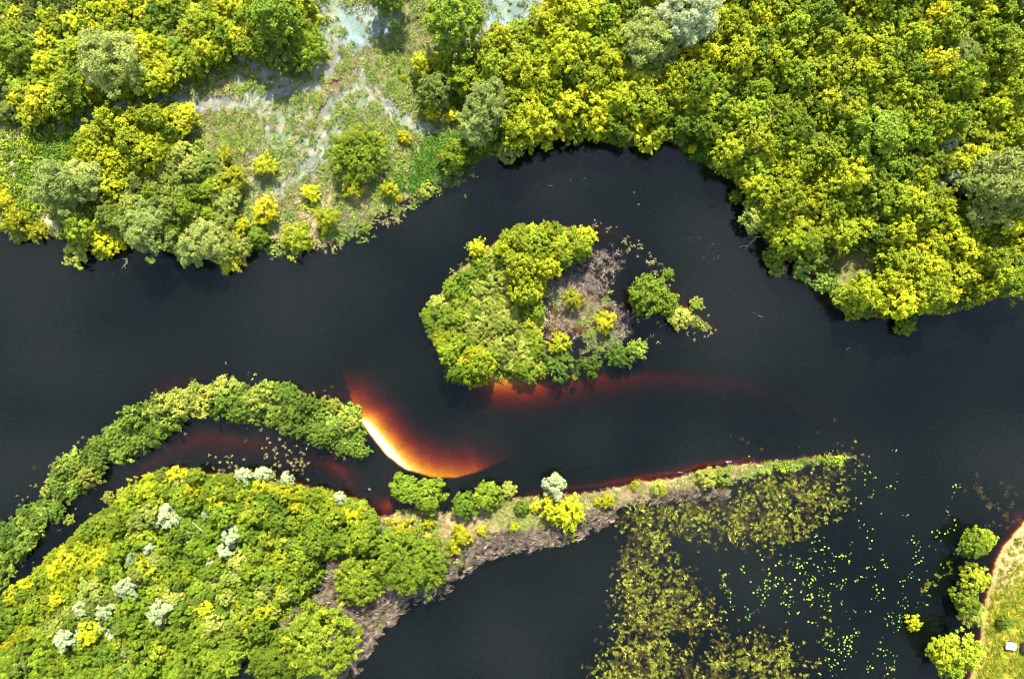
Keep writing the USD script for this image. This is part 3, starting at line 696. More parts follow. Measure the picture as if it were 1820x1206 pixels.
fill([(-70, -70), (548, -70), (552, 40), (510, 115), (470, 112), (420, 90), (398, 110), (330, 138), (270, 156), (190, 168), (120, 195), (60, 218), (0, 205), (-70, 200)],
     [("maple_tree", 5), ("green_tree", 3), ("olive_willow", 2)], 0.9, 17, 28, "in the wood at the upper left", "in the upper left wood", 11, hs=(0.65, 1.05))
fill([(120, 262), (180, 212), (200, 204), (320, 192), (352, 196), (320, 250), (300, 275), (260, 300), (220, 340), (180, 350), (190, 320), (130, 290)],
     [("maple_tree", 7), ("green_tree", 2)], 0.9, 16, 25, "in the grove below the silvery ditch", "in the grove below the ditch", 12)
fill([(240, 300), (320, 262), (400, 270), (425, 330), (412, 400), (440, 440), (395, 460), (320, 440), (230, 440), (190, 430), (150, 430), (170, 380), (225, 350)],
     [("olive_willow", 5), ("green_tree", 1.5), ("yellow_bush", 0.7)], 0.88, 15, 25, "in the left grove by the river", "in the left grove by the river", 13)
fill([(890, 62), (960, 22), (1010, -70), (1890, -70), (1890, 505), (1830, 500), (1790, 520), (1740, 540), (1680, 552), (1620, 548), (1560, 556), (1510, 558), (1485, 540), (1500, 505), (1560, 500), (1570, 450), (1530, 420),
      (1480, 450), (1430, 450), (1400, 440), (1350, 400), (1325, 340), (1290, 305), (1275, 250), (1240, 240), (1190, 245), (1150, 262), (1060, 245), (1000, 250), (930, 250), (890, 230), (850, 130), (855, 85)],
     [("green_tree", 2.6), ("golden_tree", 8), ("olive_willow", 1.0), ("maple_tree", 2.5)], 0.84, 19, 32, "in the dense wood on the upper right bank", "in the upper right wood", 14, holes=[WATERHOLES[0]], skip=0.75)
isl = "on the island"
fill([(795, 500), (840, 468), (880, 445), (905, 470), (920, 530), (935, 600), (950, 640), (930, 668), (870, 640), (830, 600), (800, 560)], [("olive_bush", 6), ("green_bush", 1)], 0.8, 12, 18, isl, isl, 151, skip=0.6)
fill([(880, 430), (900, 408), (1000, 400), (1052, 410), (1052, 450), (1000, 482), (975, 485), (958, 535), (915, 535), (900, 480)], [("maple_tree", 5), ("green_tree", 3)], 0.85, 14, 25, isl, isl, 152)
fill([(770, 600), (800, 585), (850, 600), (885, 640), (870, 670), (845, 688), (800, 668)], [("maple_tree", 5), ("green_tree", 1)], 0.85, 15, 24, isl, isl, 153)
fill([(752, 560), (770, 530), (800, 530), (800, 590), (765, 605)], [("green_bush", 3), ("olive_bush", 1)], 0.8, 12, 18, isl, isl, 154)
fill([(925, 530), (960, 530), (958, 640), (970, 665), (935, 680), (915, 650)], [("green_bush", 4), ("yellow_bush", 1.5), ("olive_bush", 1.5)], 0.8, 10, 17, isl, isl, 155)
ways = ["right of", "below-right of", "below", "below-left of", "left of", "above-left of", "above", "above-right of"]
near = {}
for px, py, r in SILVER_SW:
    r *= 0.88
    d, mx, my, name = min((math.hypot(px - a, py - b), a, b, n) for a, b, n in [(672, 930, "the lower left wood's right tip"), (572, 1142, "the broad bottom willow"), (60, 1200, "the lower left corner"), (250, 850, "the red lagoon's left end"),
                                                                             (450, 800, "the lagoon's floating weed"), (350, 945, "the fallen pole's gap"), (30, 1060, "the side channel's end"), (300, 1040, "the lower left wood's middle")])
    near.setdefault(("large" if r >= 16 else "small" if r < 10 else "middling", ways[int(round(math.degrees(math.atan2(py - my, px - mx)) / 45)) % 8], name), []).append((d, px, py, r))
for (size, way, name), got in near.items():
    for n, (d, px, py, r) in enumerate(sorted(got)):
        plant("silver_willow", px, py, r, f"{size} silver-white willow {way} {name}, {['nearest', '2nd nearest', '3rd nearest', '4th nearest', '5th nearest'][n]}", "silver willows in the lower left wood")
fill([(-70, 1130), (0, 1065), (30, 1048), (80, 996), (130, 956), (200, 896), (260, 842), (300, 860), (230, 930), (190, 1000), (130, 1050), (60, 1110), (0, 1190), (-70, 1240)],
     [("yellow_green_bush", 5), ("yellow_bush", 2), ("lime_shrub", 3)], 0.84, 11, 20, "in the wood at the lower left", "in the lower left wood", 161, skip=0.6)
fill([(325, 835), (370, 848), (450, 852), (520, 866), (590, 880), (650, 894), (668, 915), (620, 925), (540, 905), (450, 900), (380, 895), (330, 880)],
     [("yellow_green_bush", 4), ("yellow_bush", 2), ("lime_shrub", 3), ("green_bush", 1)], 0.84, 11, 19, "in the wood at the lower left", "in the lower left wood", 162, skip=0.6)
fill([(-70, 1130), (0, 1070), (30, 1050), (80, 998), (130, 958), (200, 898), (260, 842), (320, 828), (370, 845), (450, 848), (520, 862), (590, 878), (650, 892), (672, 920), (672, 985), (630, 980), (570, 990), (558, 1040), (500, 1085),
      (478, 1120), (440, 1150), (410, 1200), (390, 1280), (-70, 1280)],
     [("green_bush", 2.4), ("lime_shrub", 5), ("yellow_green_bush", 1.0), ("olive_willow", 1.0)], 0.86, 13, 24, "in the wood at the lower left", "in the lower left wood", 16, skip=0.6)
fill(ARC, [("shore_shrub", 9), ("olive_bush", 1)], 0.70, 9, 21, "in the curved strip", "in the curved strip of shrubs standing in the river", 17, inset=0.35,
     marks=[(650, 770, "the bright sandbar"), (330, 790, "the red lagoon"), (118, 925, "the lone pale channel bush"), (0, 1000, "the left picture edge"), (520, 800, "the lagoon's floating weed"), (200, 850, "the side channel's bend")], hs=(0.65, 1.5), gaps=(28.0, 0.31))

# ------------------------------------------------------------------ ground cover that nobody could count
def blades(rng, n, R, h, width, lean=0.6, fan=2 * math.pi, mid=True):
    """A tuft: n bent blades rising from within radius R and leaning outwards (or all one way when fan is narrow)."""
    a = rng.uniform(-fan / 2, fan / 2, n)
    foot = np.stack([rng.normal(0, R * 0.45, n), rng.normal(0, R * 0.45, n), np.zeros(n)], 1)
    ln = lean * rng.uniform(0.5, 1.4, n)
    L = h * rng.uniform(0.6, 1.2, n)
    d = np.stack([np.cos(a), np.sin(a), 0 * a], 1)
    m = foot + d * (L * 0.4 * ln)[:, None] + np.array([0, 0, 1]) * (L * 0.6)[:, None]
    t = foot + d * (L * 1.0 * ln)[:, None] + np.array([0, 0, 1]) * (L * (1.05 - 0.35 * ln))[:, None]
    sd = np.stack([-np.sin(a + rng.normal(0, 0.8, n)), np.cos(a + rng.normal(0, 0.8, n)), 0 * a], 1) * width * 0.5
    v = np.stack([foot - sd * 0.6, foot + sd * 0.6, m + sd, m - sd, t], 1).reshape(-1, 3)
    q = np.arange(n)[:, None] * 5
    f = np.concatenate([q + [0, 1, 2], q + [0, 2, 3], q + [3, 2, 4]])
    return v, f, np.repeat(np.clip(rng.normal(0.5, 0.25, n), 0, 1), 5)


def clump(rng, n, R, h, length, width):
    d = unit(rng.normal(0, 1, (n, 3)) * [1, 1, 0.6] + [0, 0, 0.5])
    pos = d * (rng.uniform(0, 1, (n, 1)) ** 0.5) * [R, R, h]
    pos[:, 2] = np.abs(pos[:, 2])
    v, f = leaves(rng, pos, d, length, width, 0.5, 0.5, d * 1.2)
    return v, f, np.repeat(np.clip(rng.normal(0.5, 0.25, n), 0, 1), 4)


def scatter(name, label, category, protos, look, weight, per_m2, seed, size=(0.7, 1.3), afloat=None, heading=None, jitter=0.5):
    """One stuff object: copies of the protos over the ground, as dense as the weight raster says."""
    rng = np.random.default_rng(seed)
    weight = np.clip(weight, 0, 1)
    inside = (np.abs(GX) < 112) & (np.abs(GY) < 76)
    lam = weight * inside * per_m2 * RES * RES
    n = rng.poisson(lam)
    iy, ix = np.nonzero(n)
    k = n[iy, ix]
    x = np.repeat(gx[ix], k) + rng.uniform(-RES / 2, RES / 2, k.sum()); y = np.repeat(gy[iy], k) + rng.uniform(-RES / 2, RES / 2, k.sum())
    z = raster_at(Z, x, y)
    z = np.maximum(z, -0.1) if afloat is None else np.maximum(z, afloat)
    path = numbered(name)
    pi = UsdGeom.PointInstancer.Define(stage, path)
    kids = []
    for i, (v, f, tint) in enumerate(protos):
        p = f"{path}/{name}_tuft" + (f"_{i:03d}" if i else "")
        put_mesh(p, v, f, look, primvars={"tint": (tint, T.FloatArray, "vertex")})
        kids.append(Sdf.Path(p))
    pi.CreatePrototypesRel().SetTargets(kids)
    m = len(x)
    pi.CreateProtoIndicesAttr(Vt.IntArray.FromNumpy(rng.integers(0, len(protos), m).astype(np.int32)))
    pi.CreatePositionsAttr(Vt.Vec3fArray.FromNumpy(np.stack([x, y, z], 1).astype(np.float32)))
    ang = rng.uniform(0, 2 * np.pi, m) if heading is None else raster_at(heading, x, y) + rng.normal(0, jitter, m)
    q = np.stack([0 * ang, 0 * ang, np.sin(ang / 2), np.cos(ang / 2)], 1).astype(np.float16)      # i, j, k, real
    pi.CreateOrientationsAttr(Vt.QuathArray.FromNumpy(q))
    sc = rng.uniform(*size, m).astype(np.float32)
    pi.CreateScalesAttr(Vt.Vec3fArray.FromNumpy(np.repeat(sc[:, None], 3, 1)))
    tag(pi.GetPrim(), label, category, kind="stuff")
    COUNTS[name] = m
    return pi


COUNTS = {}


def area(*polys, soft=1.0):
    m = np.zeros(PX.shape, bool)
    for p in polys:
        m |= mask(p)
    return ndimage.gaussian_filter(m.astype(float), soft)


def strip(pts, half):
    d, _, _ = dist_line(pts)
    return np.clip(1.5 - d / half, 0, 1)


def patchy(scale, seed, cut=0.5, hard=6):
    return np.clip((nz(scale, seed) - cut) * hard + 0.5, 0, 1)


tr = np.random.default_rng(5)
GRASS = {
    "marsh_green": leaf_look("marsh_green_leaf", (0.09, 0.17, 0.02), (0.22, 0.30, 0.05), (0.36, 0.40, 0.10)),
    "khaki": leaf_look("khaki_reed", (0.16, 0.15, 0.06), (0.33, 0.31, 0.13), (0.46, 0.42, 0.22)),
    "lush": leaf_look("lush_grass_leaf", (0.03, 0.10, 0.006), (0.08, 0.20, 0.01), (0.16, 0.30, 0.02)),
    "straw": leaf_look("straw_leaf", (0.26, 0.19, 0.09), (0.45, 0.35, 0.19), (0.6, 0.5, 0.3)),
    "grey": leaf_look("dead_reed_stalk", (0.06, 0.045, 0.034), (0.23, 0.175, 0.14), (0.46, 0.37, 0.30), trans=0.05),
    "mat": leaf_look("water_plant_leaf", (0.07, 0.11, 0.010), (0.28, 0.30, 0.035), (0.64, 0.60, 0.14)),
    "meadow": leaf_look("meadow_leaf", (0.08, 0.13, 0.006), (0.26, 0.27, 0.012), (0.50, 0.42, 0.04)),
    "brush": leaf_look("brushwood_twig", (0.08, 0.06, 0.05), (0.21, 0.165, 0.135), (0.42, 0.33, 0.28), trans=0.0),
    "litter": leaf_look("floating_leaf", (0.25, 0.22, 0.10), (0.5, 0.45, 0.25), (0.65, 0.58, 0.4), trans=0.05),
    "weed": leaf_look("drowned_weed", (0.05, 0.07, 0.02), (0.12, 0.13, 0.05), (0.22, 0.2, 0.08)),
}
mm = np.clip(marsh * 1.2 - 0.1, 0, 1)
dry = mm * (1 - wet)
green_patch = patchy(5, 31, 0.52)
scatter("marsh_grass", "light green grass and sedge growing over the flooded marsh", "grass", [blades(tr, 16, 0.45, 0.75, 0.13, 0.9) for _ in range(3)], GRASS["marsh_green"],
        dry * (0.35 + 0.65 * green_patch) * patchy(1.6, 36, 0.42) + 0.04 * wet * mm * (1 - pond), 3.6, 41)
scatter("marsh_reed", "khaki and pinkish dead sedge lying between the marsh's puddles", "reeds", [blades(tr, 14, 0.4, 0.6, 0.10, 1.1) for _ in range(3)], GRASS["khaki"],
        dry * (1 - 0.6 * green_patch) * patchy(2.2, 32, 0.47) + 0.10 * wet * mm * patchy(1.5, 33), 3.0, 42)
right_marsh = area([(700, 60), (790, -40), (1000, -40), (960, 20), (870, 60), (850, 95), (760, 100), (730, 170), (690, 160)], soft=3)
scatter("pond_sedge", "olive brown sedge standing in the water round the upper pond", "reeds", [clump(tr, 22, 0.45, 0.4, 0.4, 0.13) for _ in range(3)], GRASS["weed"], right_marsh * patchy(2, 34, 0.5) * (1 - 0.7 * pond), 2.2, 43)
woods = land * np.clip(1 - marsh - meadow - openbank - spit - clear - reedy, 0, 1) * (d_in > 0.6)
scatter("undergrowth", "low green undergrowth showing in the gaps between the trees", "undergrowth", [clump(tr, 40, 0.8, 0.9, 0.45, 0.24) for _ in range(3)], LOOK["fresh"], woods, 0.55, 56, size=(0.7, 1.6))
lush_w = area([(735, 262), (790, 232), (832, 250), (848, 290), (800, 314), (755, 322), (735, 300)], [(688, 322), (750, 308), (765, 332), (712, 348)], [(34, 292), (60, 265), (120, 245), (165, 236), (150, 270), (85, 332), (45, 328)],
              [(40, 262), (70, 258), (95, 248), (70, 268)], [(430, 395), (470, 395), (480, 430), (440, 440)], [(1470, 540), (1520, 500), (1560, 490), (1560, 520)], [(1580, 545), (1640, 530), (1640, 560), (1600, 562)], [(1205, 255), (1260, 262), (1275, 290), (1240, 285)], soft=1.5)
scatter("lush_grass", "deep green lush grass on the banks", "grass", [blades(tr, 20, 0.4, 0.7, 0.12, 0.7) for _ in range(3)], GRASS["lush"], lush_w, 4.5, 44)
bankmix = np.clip(openbank - lush_w, 0, 1) * (1 - wet)
scatter("bank_grass", "mixed green grass on the open bank above the river", "grass", [blades(tr, 18, 0.4, 0.6, 0.12, 0.8) for _ in range(3)], GRASS["marsh_green"], bankmix * patchy(4, 35, 0.47), 3.5, 45)
track = np.maximum.reduce([strip(*q) for q in PATH_LEFT])
bare = (1 - track) * np.clip(d_in > 0.3, 0, 1) * area([(-40, 225), (20, 225), (60, 300), (90, 400), (60, 420), (0, 400), (-40, 400)], soft=2)
spitg = np.clip(spit * (d_in > 0.2), 0, 1)
scatter("straw_grass", "dry straw-coloured grass on the lower spit", "grass", [blades(tr, 18, 0.4, 0.55, 0.10, 1.0) for _ in range(3)], GRASS["straw"], spitg * 0.8 + bare * 0.3 * patchy(2, 37) + 0.5 * clear * patchy(2, 38) + 0.35 * bankmix * (1 - patchy(4, 35, 0.47)), 4.0, 46)
reed_w = area([(790, 992), (830, 962), (900, 938), (1000, 938), (1062, 900), (1100, 908), (1080, 928), (1040, 948), (1000, 965), (930, 975), (860, 992), (815, 1025), (795, 1052), (750, 1052)],
              [(690, 1062), (750, 1035), (795, 1048), (720, 1085), (690, 1110), (655, 1165), (620, 1215), (590, 1215), (625, 1150), (632, 1080)], [(565, 1002), (600, 985), (612, 1010), (592, 1050), (625, 1078), (600, 1080), (570, 1060)],
              [(1140, 885), (1200, 872), (1290, 868), (1300, 882), (1220, 890), (1150, 895)], [(676, 930), (702, 930), (702, 968), (680, 968)], [(500, 1105), (530, 1085), (545, 1070), (530, 1110), (505, 1125)], soft=1.2)
far = np.clip((PX - 1120) / 120, 0, 1) * np.clip(spit + (d_in > 0.1) * (PY < 900), 0, 1) * (PX < 1560) * (PY > 790) * land
scatter("spit_grass", "green tufts among the dry grass of the lower spit", "grass", [blades(tr, 18, 0.4, 0.6, 0.12, 0.8) for _ in range(3)], GRASS["marsh_green"], spitg * patchy(3, 39, 0.5) + bare * 0.7 + 0.7 * far * patchy(2, 62, 0.45) + 0.12 * reed_w * patchy(3, 63, 0.55), 4.0, 47)
head = 1.9 + 2.4 * (nz(4, 40, 3) - 0.5) + 0.9
scatter("dead_reeds", "grey dead reeds, flattened and combed by flood water, along the lower spit", "reeds", [blades(tr, 14, 0.35, 1.3, 0.10, 0.75, fan=0.8) for _ in range(5)], GRASS["grey"], reed_w * patchy(1.0, 61, 0.46, 6), 7.5, 48, heading=head, jitter=0.45)
M1 = [(1105, 905), (1180, 893), (1290, 872), (1340, 848), (1420, 828), (1500, 810), (1532, 811), (1520, 824), (1470, 838), (1430, 845), (1400, 860), (1440, 858), (1480, 862), (1500, 872), (1490, 900), (1450, 925), (1400, 945), (1380, 965), (1330, 955), (1250, 945), (1180, 940), (1110, 922)]
M2 = [(1115, 930), (1180, 925), (1175, 975), (1195, 1010), (1275, 1090), (1270, 1118), (1200, 1125), (1190, 1180), (1150, 1240), (1030, 1240), (1080, 1165), (1108, 1110), (1105, 1010)]
M3 = [(1300, 1142), (1360, 1130), (1415, 1150), (1412, 1190), (1390, 1250), (1150, 1250), (1200, 1172), (1250, 1160)]
core = area(M1, M2, M3, soft=4)
mat_w = core * patchy(3.0, 50, 0.43, 3) + np.maximum.reduce([strip([(1385, 962), (1420, 955), (1462, 922), (1490, 880)], 4), 0.8 * strip([(1640, 1065), (1645, 1045), (1665, 1025), (1688, 1005)], 7), 0.5 * strip([(1462, 1095), (1472, 1120), (1462, 1150)], 7),
        0.7 * strip([(1430, 1195), (1455, 1175)], 4), 0.7 * strip([(1585, 1180), (1590, 1200)], 6), 0.4 * strip([(1282, 1020), (1285, 1055)], 6), strip([(1220, 1160), (1232, 1140), (1228, 1170)], 4)]) * patchy(1.5, 51, 0.45)
scatter("water_plants", "yellow-green water plants massed on the dark backwater", "water plants", [blades(tr, 16, 0.22, 0.62, 0.085, 0.7) for _ in range(5)], GRASS["mat"], mat_w * patchy(0.8, 60, 0.5, 4), 9.0, 49, size=(0.35, 1.05), afloat=-0.02)
scatter("sunken_weed", "dim olive water weed just breaking the backwater's surface", "water plants", [clump(tr, 16, 0.45, 0.15, 0.4, 0.13) for _ in range(3)], GRASS["weed"],
        0.9 * core * patchy(2.0, 52, 0.45) + 0.12 * area(M1, M2, M3, soft=10) + 0.6 * area([(1720, 850), (1760, 840), (1800, 870), (1810, 920), (1770, 930), (1725, 900)], soft=4) * patchy(1.6, 53, 0.55) + 0.10 * area(ARC, soft=6) * patchy(2, 54), 2.6, 50, afloat=-0.16)
rim = np.clip(ndimage.gaussian_filter(mask(ARC).astype(float), 4) * 3, 0, 1) * (1 - ndimage.gaussian_filter(mask(ARC).astype(float), 1))
lag_weed = 0.9 * area([(470, 812), (500, 795), (540, 800), (545, 835), (500, 845), (475, 835)], [(368, 830), (400, 818), (430, 822), (420, 842), (372, 842)], soft=3) + 0.25 * area([(600, 855), (690, 850), (690, 890), (640, 880)], soft=3) * patchy(1, 55)
edge_rush = np.maximum.reduce([strip([(635, 415), (660, 400), (700, 385), (725, 362), (745, 345)], 9) * 0.8, strip([(1120, 435), (1150, 460), (1175, 495)], 14) * 0.8 * patchy(1.5, 56), area([(1195, 560), (1240, 555), (1278, 588), (1235, 596), (1190, 585)], soft=2) * 0.9 * patchy(1.2, 57),
                               strip([(1060, 405), (1100, 415), (1130, 440)], 10) * 0.6 * patchy(1.5, 58), 0.5 * strip([(1420, 462), (1445, 470)], 8), 0.12 * area([(1110, 560), (1200, 560), (1220, 600), (1120, 620)], soft=4)])
scatter("rush", "thin pale rushes and floating weed in the shallows", "reeds", [clump(tr, 14, 0.3, 0.4, 0.4, 0.1) for _ in range(3)], GRASS["khaki"], lag_weed * patchy(0.9, 59, 0.48) + edge_rush + rim * 0.12, 3.0, 51, afloat=-0.02)
mid_w = np.clip(mid * 1.3, 0, 1)
scatter("brushwood", "grey-pink dead brushwood lodged in the middle of the island", "brushwood", [blades(tr, 12, 0.45, 0.6, 0.07, 1.2) for _ in range(5)], GRASS["brush"],
        np.maximum(area([(985, 490), (1020, 480), (1075, 500), (1085, 560), (1050, 545), (1000, 560), (975, 520)], [(1085, 555), (1120, 555), (1125, 590), (1090, 600)], [(1045, 440), (1095, 455), (1100, 485), (1050, 480)], soft=2), 0.25 * mid_w)
        + 0.8 * area([(595, 400), (620, 370), (655, 365), (645, 395), (610, 418)], [(350, 985), (362, 985), (372, 1010), (355, 1012)], soft=1.5), 3.4, 52)
scatter("isle_grass", "grey-green grass in the flooded middle of the island", "grass", [blades(tr, 16, 0.4, 0.6, 0.11, 0.9) for _ in range(3)], GRASS["marsh_green"],
        area([(1035, 590), (1060, 570), (1100, 590), (1100, 615), (1065, 632), (1035, 615)], [(1020, 555), (1065, 540), (1080, 520), (1085, 535), (1060, 570), (1040, 580)], [(970, 525), (990, 515), (995, 535), (975, 545)], soft=1.5) * 0.8 + 0.5 * west_isle, 3.0, 53)
scatter("floating_leaves", "pale fallen leaves drifting on the pools", "leaves", [clump(tr, 7, 0.5, 0.03, 0.3, 0.2) for _ in range(3)], GRASS["litter"],
        area([(955, 545), (1000, 530), (1015, 560), (1005, 590), (970, 590)], soft=2) * 0.9 + 0.3 * area(WATERHOLES[0], soft=1) + 0.07 * area([(1110, 500), (1200, 560), (1230, 600), (1120, 640)], soft=4), 1.8, 54, afloat=0.01)
scatter("meadow_grass", "sunlit yellow-green meadow grass on the right shore", "grass", [blades(tr, 16, 0.4, 0.35, 0.10, 0.9) for _ in range(3)], GRASS["meadow"], meadow * (d_in > 1.2) * (1 - 0.85 * sr) * (0.35 + 0.65 * patchy(2.5, 64, 0.42)), 4.5, 55)

# ------------------------------------------------------------------ lily pads
rp = np.random.default_rng(9)
pads = []
for px, py, sx, sy, n in [(1378, 1040, 52, 26, 120), (1462, 1015, 38, 36, 105), (1545, 1088, 38, 22, 55), (1543, 872, 22, 28, 26), (1577, 920, 22, 24, 14), (1640, 980, 38, 24, 45), (1690, 930, 18, 34, 26), (1600, 1030, 40, 30, 26), (1490, 1172, 28, 28, 55),
                          (1562, 1170, 26, 20, 30), (1512, 1130, 14, 22, 22), (1420, 1060, 60, 30, 50), (1570, 840, 30, 20, 10)]:
    for _ in range(max(1, n // 3)):
        cx, cy = px + rp.normal(0, sx), py + rp.normal(0, sy)
        for _ in range(int(rp.integers(1, 6))):
            q = (cx + rp.normal(0, 4.5), cy + rp.normal(0, 5.5), 0.09 + 0.14 * rp.random() ** 1.5)
            if all((q[0] - a) ** 2 + (q[1] - b) ** 2 > ((q[2] + c) * 8) ** 2 for a, b, c in pads) and 0 < q[1] < 1215 and q[0] < 1715 and raster_at(Z, *[np.array([t]) for t in P(q[0], q[1])])[0] < -0.4:
                pads.append(q)
pad_look = usdkit.material(stage, "/World/Looks/lily_pad_look", {
    "oi": ("object_info", {}), "r": ("rgb_ramp", {"ramp": [(0, (0.05, 0.12, 0.015)), (0.4, (0.10, 0.22, 0.015)), (0.75, (0.22, 0.34, 0.02)), (0.93, (0.34, 0.36, 0.03)), (1, (0.34, 0.22, 0.05))]}), "p": ("principled_bsdf", {"roughness": 0.4})},
    [("oi.random", "r.fac"), ("r.color", "p.base_color")], surface="p.BSDF")


def pad_mesh(r, a0):
    th = a0 + np.linspace(0.18, 2 * np.pi - 0.18, 13)
    ring = np.stack([r * np.cos(th), r * np.sin(th), 0.012 + 0.01 * np.sin(3 * th)], 1)
    top = np.vstack([[[0, 0, 0.008]], ring]); bot = top - [0, 0, 0.012]
    n = len(top)
    f = [[0, i, i + 1] for i in range(1, n - 1)] + [[n, n + i + 1, n + i] for i in range(1, n - 1)]
    f += [x for i in range(1, n - 1) for x in ([i, n + i, n + i + 1], [i, n + i + 1, i + 1])]
    return np.vstack([top, bot]), np.array(f)


pad_proto = "/World/Kinds/lily_pad"
put_mesh(pad_proto, *pad_mesh(0.3, 0.0), pad_look)
pads.sort(key=lambda q: -q[2])
for px, py, r in pads[:300]:
    m = UsdGeom.Mesh.Define(stage, numbered("lily_pad"))
    m.GetPrim().GetReferences().AddInternalReference(pad_proto)
    m.AddTranslateOp().Set(Gf.Vec3d(*P(px, py), 0.006)); m.AddRotateZOp().Set(float(rp.uniform(0, 360))); m.AddScaleOp().Set(Gf.Vec3f(r / 0.3, r / 0.3, 1.0))
    spot = min((math.hypot(px - a, py - b), n) for a, b, n in [(1378, 1040, "in the dense middle patch"), (1465, 1015, "right of the dense middle patch"), (1545, 1090, "left of the lone yellow-green bush"), (1560, 880, "beyond the spit's far end"),
                                                             (1640, 980, "left of the right shore's tree row"), (1690, 930, "off the right shore's uppermost tree"), (1500, 1180, "at the bottom edge")])[1]
    tag(m.GetPrim(), f"round yellow-green lily pad on the backwater {spot}", "lily pad", f"lily pads {spot}")
if len(pads) > 300:
    v, f = join([(lambda vf, p: (vf[0] + [*P(p[0], p[1]), 0.006], vf[1]))(pad_mesh(p[2], rp.uniform(0, 6)), p) for p in pads[300:]])
    tag(put_mesh("/World/small_lily_pads", v, f, pad_look).GetPrim(), "the smallest lily pads strewn between the others", "lily pads", kind="stuff")

foam = usdkit.material(stage, "/World/Looks/foam_look", {"p": ("principled_bsdf", {"base_color": (0.17, 0.21, 0.23), "roughness": 0.8})}, [], surface="p.BSDF")
parts = []
for px, py, sx, sy, n in [(975, 330, 14, 3, 8), (1025, 322, 18, 5, 12), (1160, 350, 20, 10, 9), (1240, 425, 14, 10, 12), (1270, 455, 12, 8, 12), (1340, 562, 12, 4, 9), (1420, 500, 8, 3, 8), (1490, 620, 12, 4, 7), (1330, 720, 40, 30, 8), (1540, 660, 40, 30, 9)]:
    for _ in range(n // 2 + 1):
        x, y = P(px + rp.normal(0, sx), py + rp.normal(0, sy))
        if raster_at(Z, np.array([x]), np.array([y]))[0] > -0.5:
            continue
        k = 7; th = np.linspace(0, 2 * np.pi, k, endpoint=False)
        rr = rp.uniform(0.03, 0.08) * rp.uniform(0.5, 1.3, k)
        ring = np.stack([x + rr * np.cos(th) * rp.uniform(1, 2.2), y + rr * np.sin(th), np.full(k, 0.004)], 1)
        parts.append((np.vstack([ring, [[x, y, 0.02]]]), np.array([[i, (i + 1) % k, k] for i in range(k)])))
tag(put_mesh("/World/foam_flecks", *join(parts), foam).GetPrim(), "small flecks of foam drifting on the river", "foam", kind="stuff")

# ------------------------------------------------------------------ fallen willow, dead wood
dead = usdkit.material(stage, "/World/Looks/dead_wood_look", {"tc": ("texture_coordinate", {}), "n": ("noise_texture", {"scale": 3.0, "detail": 4.0}), "r": ("rgb_ramp", {"ramp": [(0.3, (0.25, 0.21, 0.17)), (0.7, (0.5, 0.44, 0.38))]}), "p": ("principled_bsdf", {"roughness": 0.85})},
                       [("tc.object", "n.vector"), ("n.fac", "r.fac"), ("r.color", "p.base_color")], surface="p.BSDF")
redbark = usdkit.material(stage, "/World/Looks/red_bark_look", {"tc": ("texture_coordinate", {}), "n": ("noise_texture", {"scale": 3.0, "detail": 4.0}), "r": ("rgb_ramp", {"ramp": [(0.3, (0.16, 0.08, 0.05)), (0.7, (0.36, 0.22, 0.14))]}), "p": ("principled_bsdf", {"roughness": 0.85})},
                          [("tc.object", "n.vector"), ("n.fac", "r.fac"), ("r.color", "p.base_color")], surface="p.BSDF")
rw = np.random.default_rng(21)
fx, fy = P(404, 440, 0.5)
fz = float(ground(fx, fy))
fw = UsdGeom.Xform.Define(stage, numbered("fallen_willow")); fw.AddTranslateOp().Set(Gf.Vec3d(fx, fy, fz))
tag(fw.GetPrim(), "fallen willow fanning its yellow-green boughs out over the river from bare reddish stems", "tree")
stems, lp, lo = [], [], []
for k in range(26):
    a = math.radians(rw.uniform(-118, 22)); L = rw.uniform(3.6, 5.6) * (0.8 if a > -0.3 else 1.0)
    d = np.array([math.cos(a), math.sin(a), 0.0])
    t = np.linspace(0, 1, 7)[:, None]
    pts = d * L * t + np.array([0, 0, 1]) * (0.5 + rw.uniform(0.5, 1.4) * np.sin(t * 2.6) - 0.25 * t) + rw.normal(0, 0.12, (7, 3)) * t
    stems.append(tube(pts, np.linspace(0.09, 0.02, 7), 5))
    for _ in range(int(L * 30)):
        u = rw.uniform(0.28, 1.0)
        p = np.array([np.interp(u, np.linspace(0, 1, 7), pts[:, i]) for i in range(3)])
        lp.append(p + rw.normal(0, 0.22, 3)); lo.append(d * 0.6 + [0, 0, 0.7])
v, f = leaves(rw, np.array(lp), unit(np.array(lo)), 0.42, 0.16, 0.5, 0.4, unit(np.array(lo)) * 1.5)
put_mesh(fw.GetPath().AppendChild("crown").pathString, v, f, LOOK["sunny"], primvars={"tint": (np.repeat(rw.uniform(0, 1, len(lp)), 4), T.FloatArray, "vertex")})
put_mesh(fw.GetPath().AppendChild("stems").pathString, *join(stems), redbark, smooth=True)


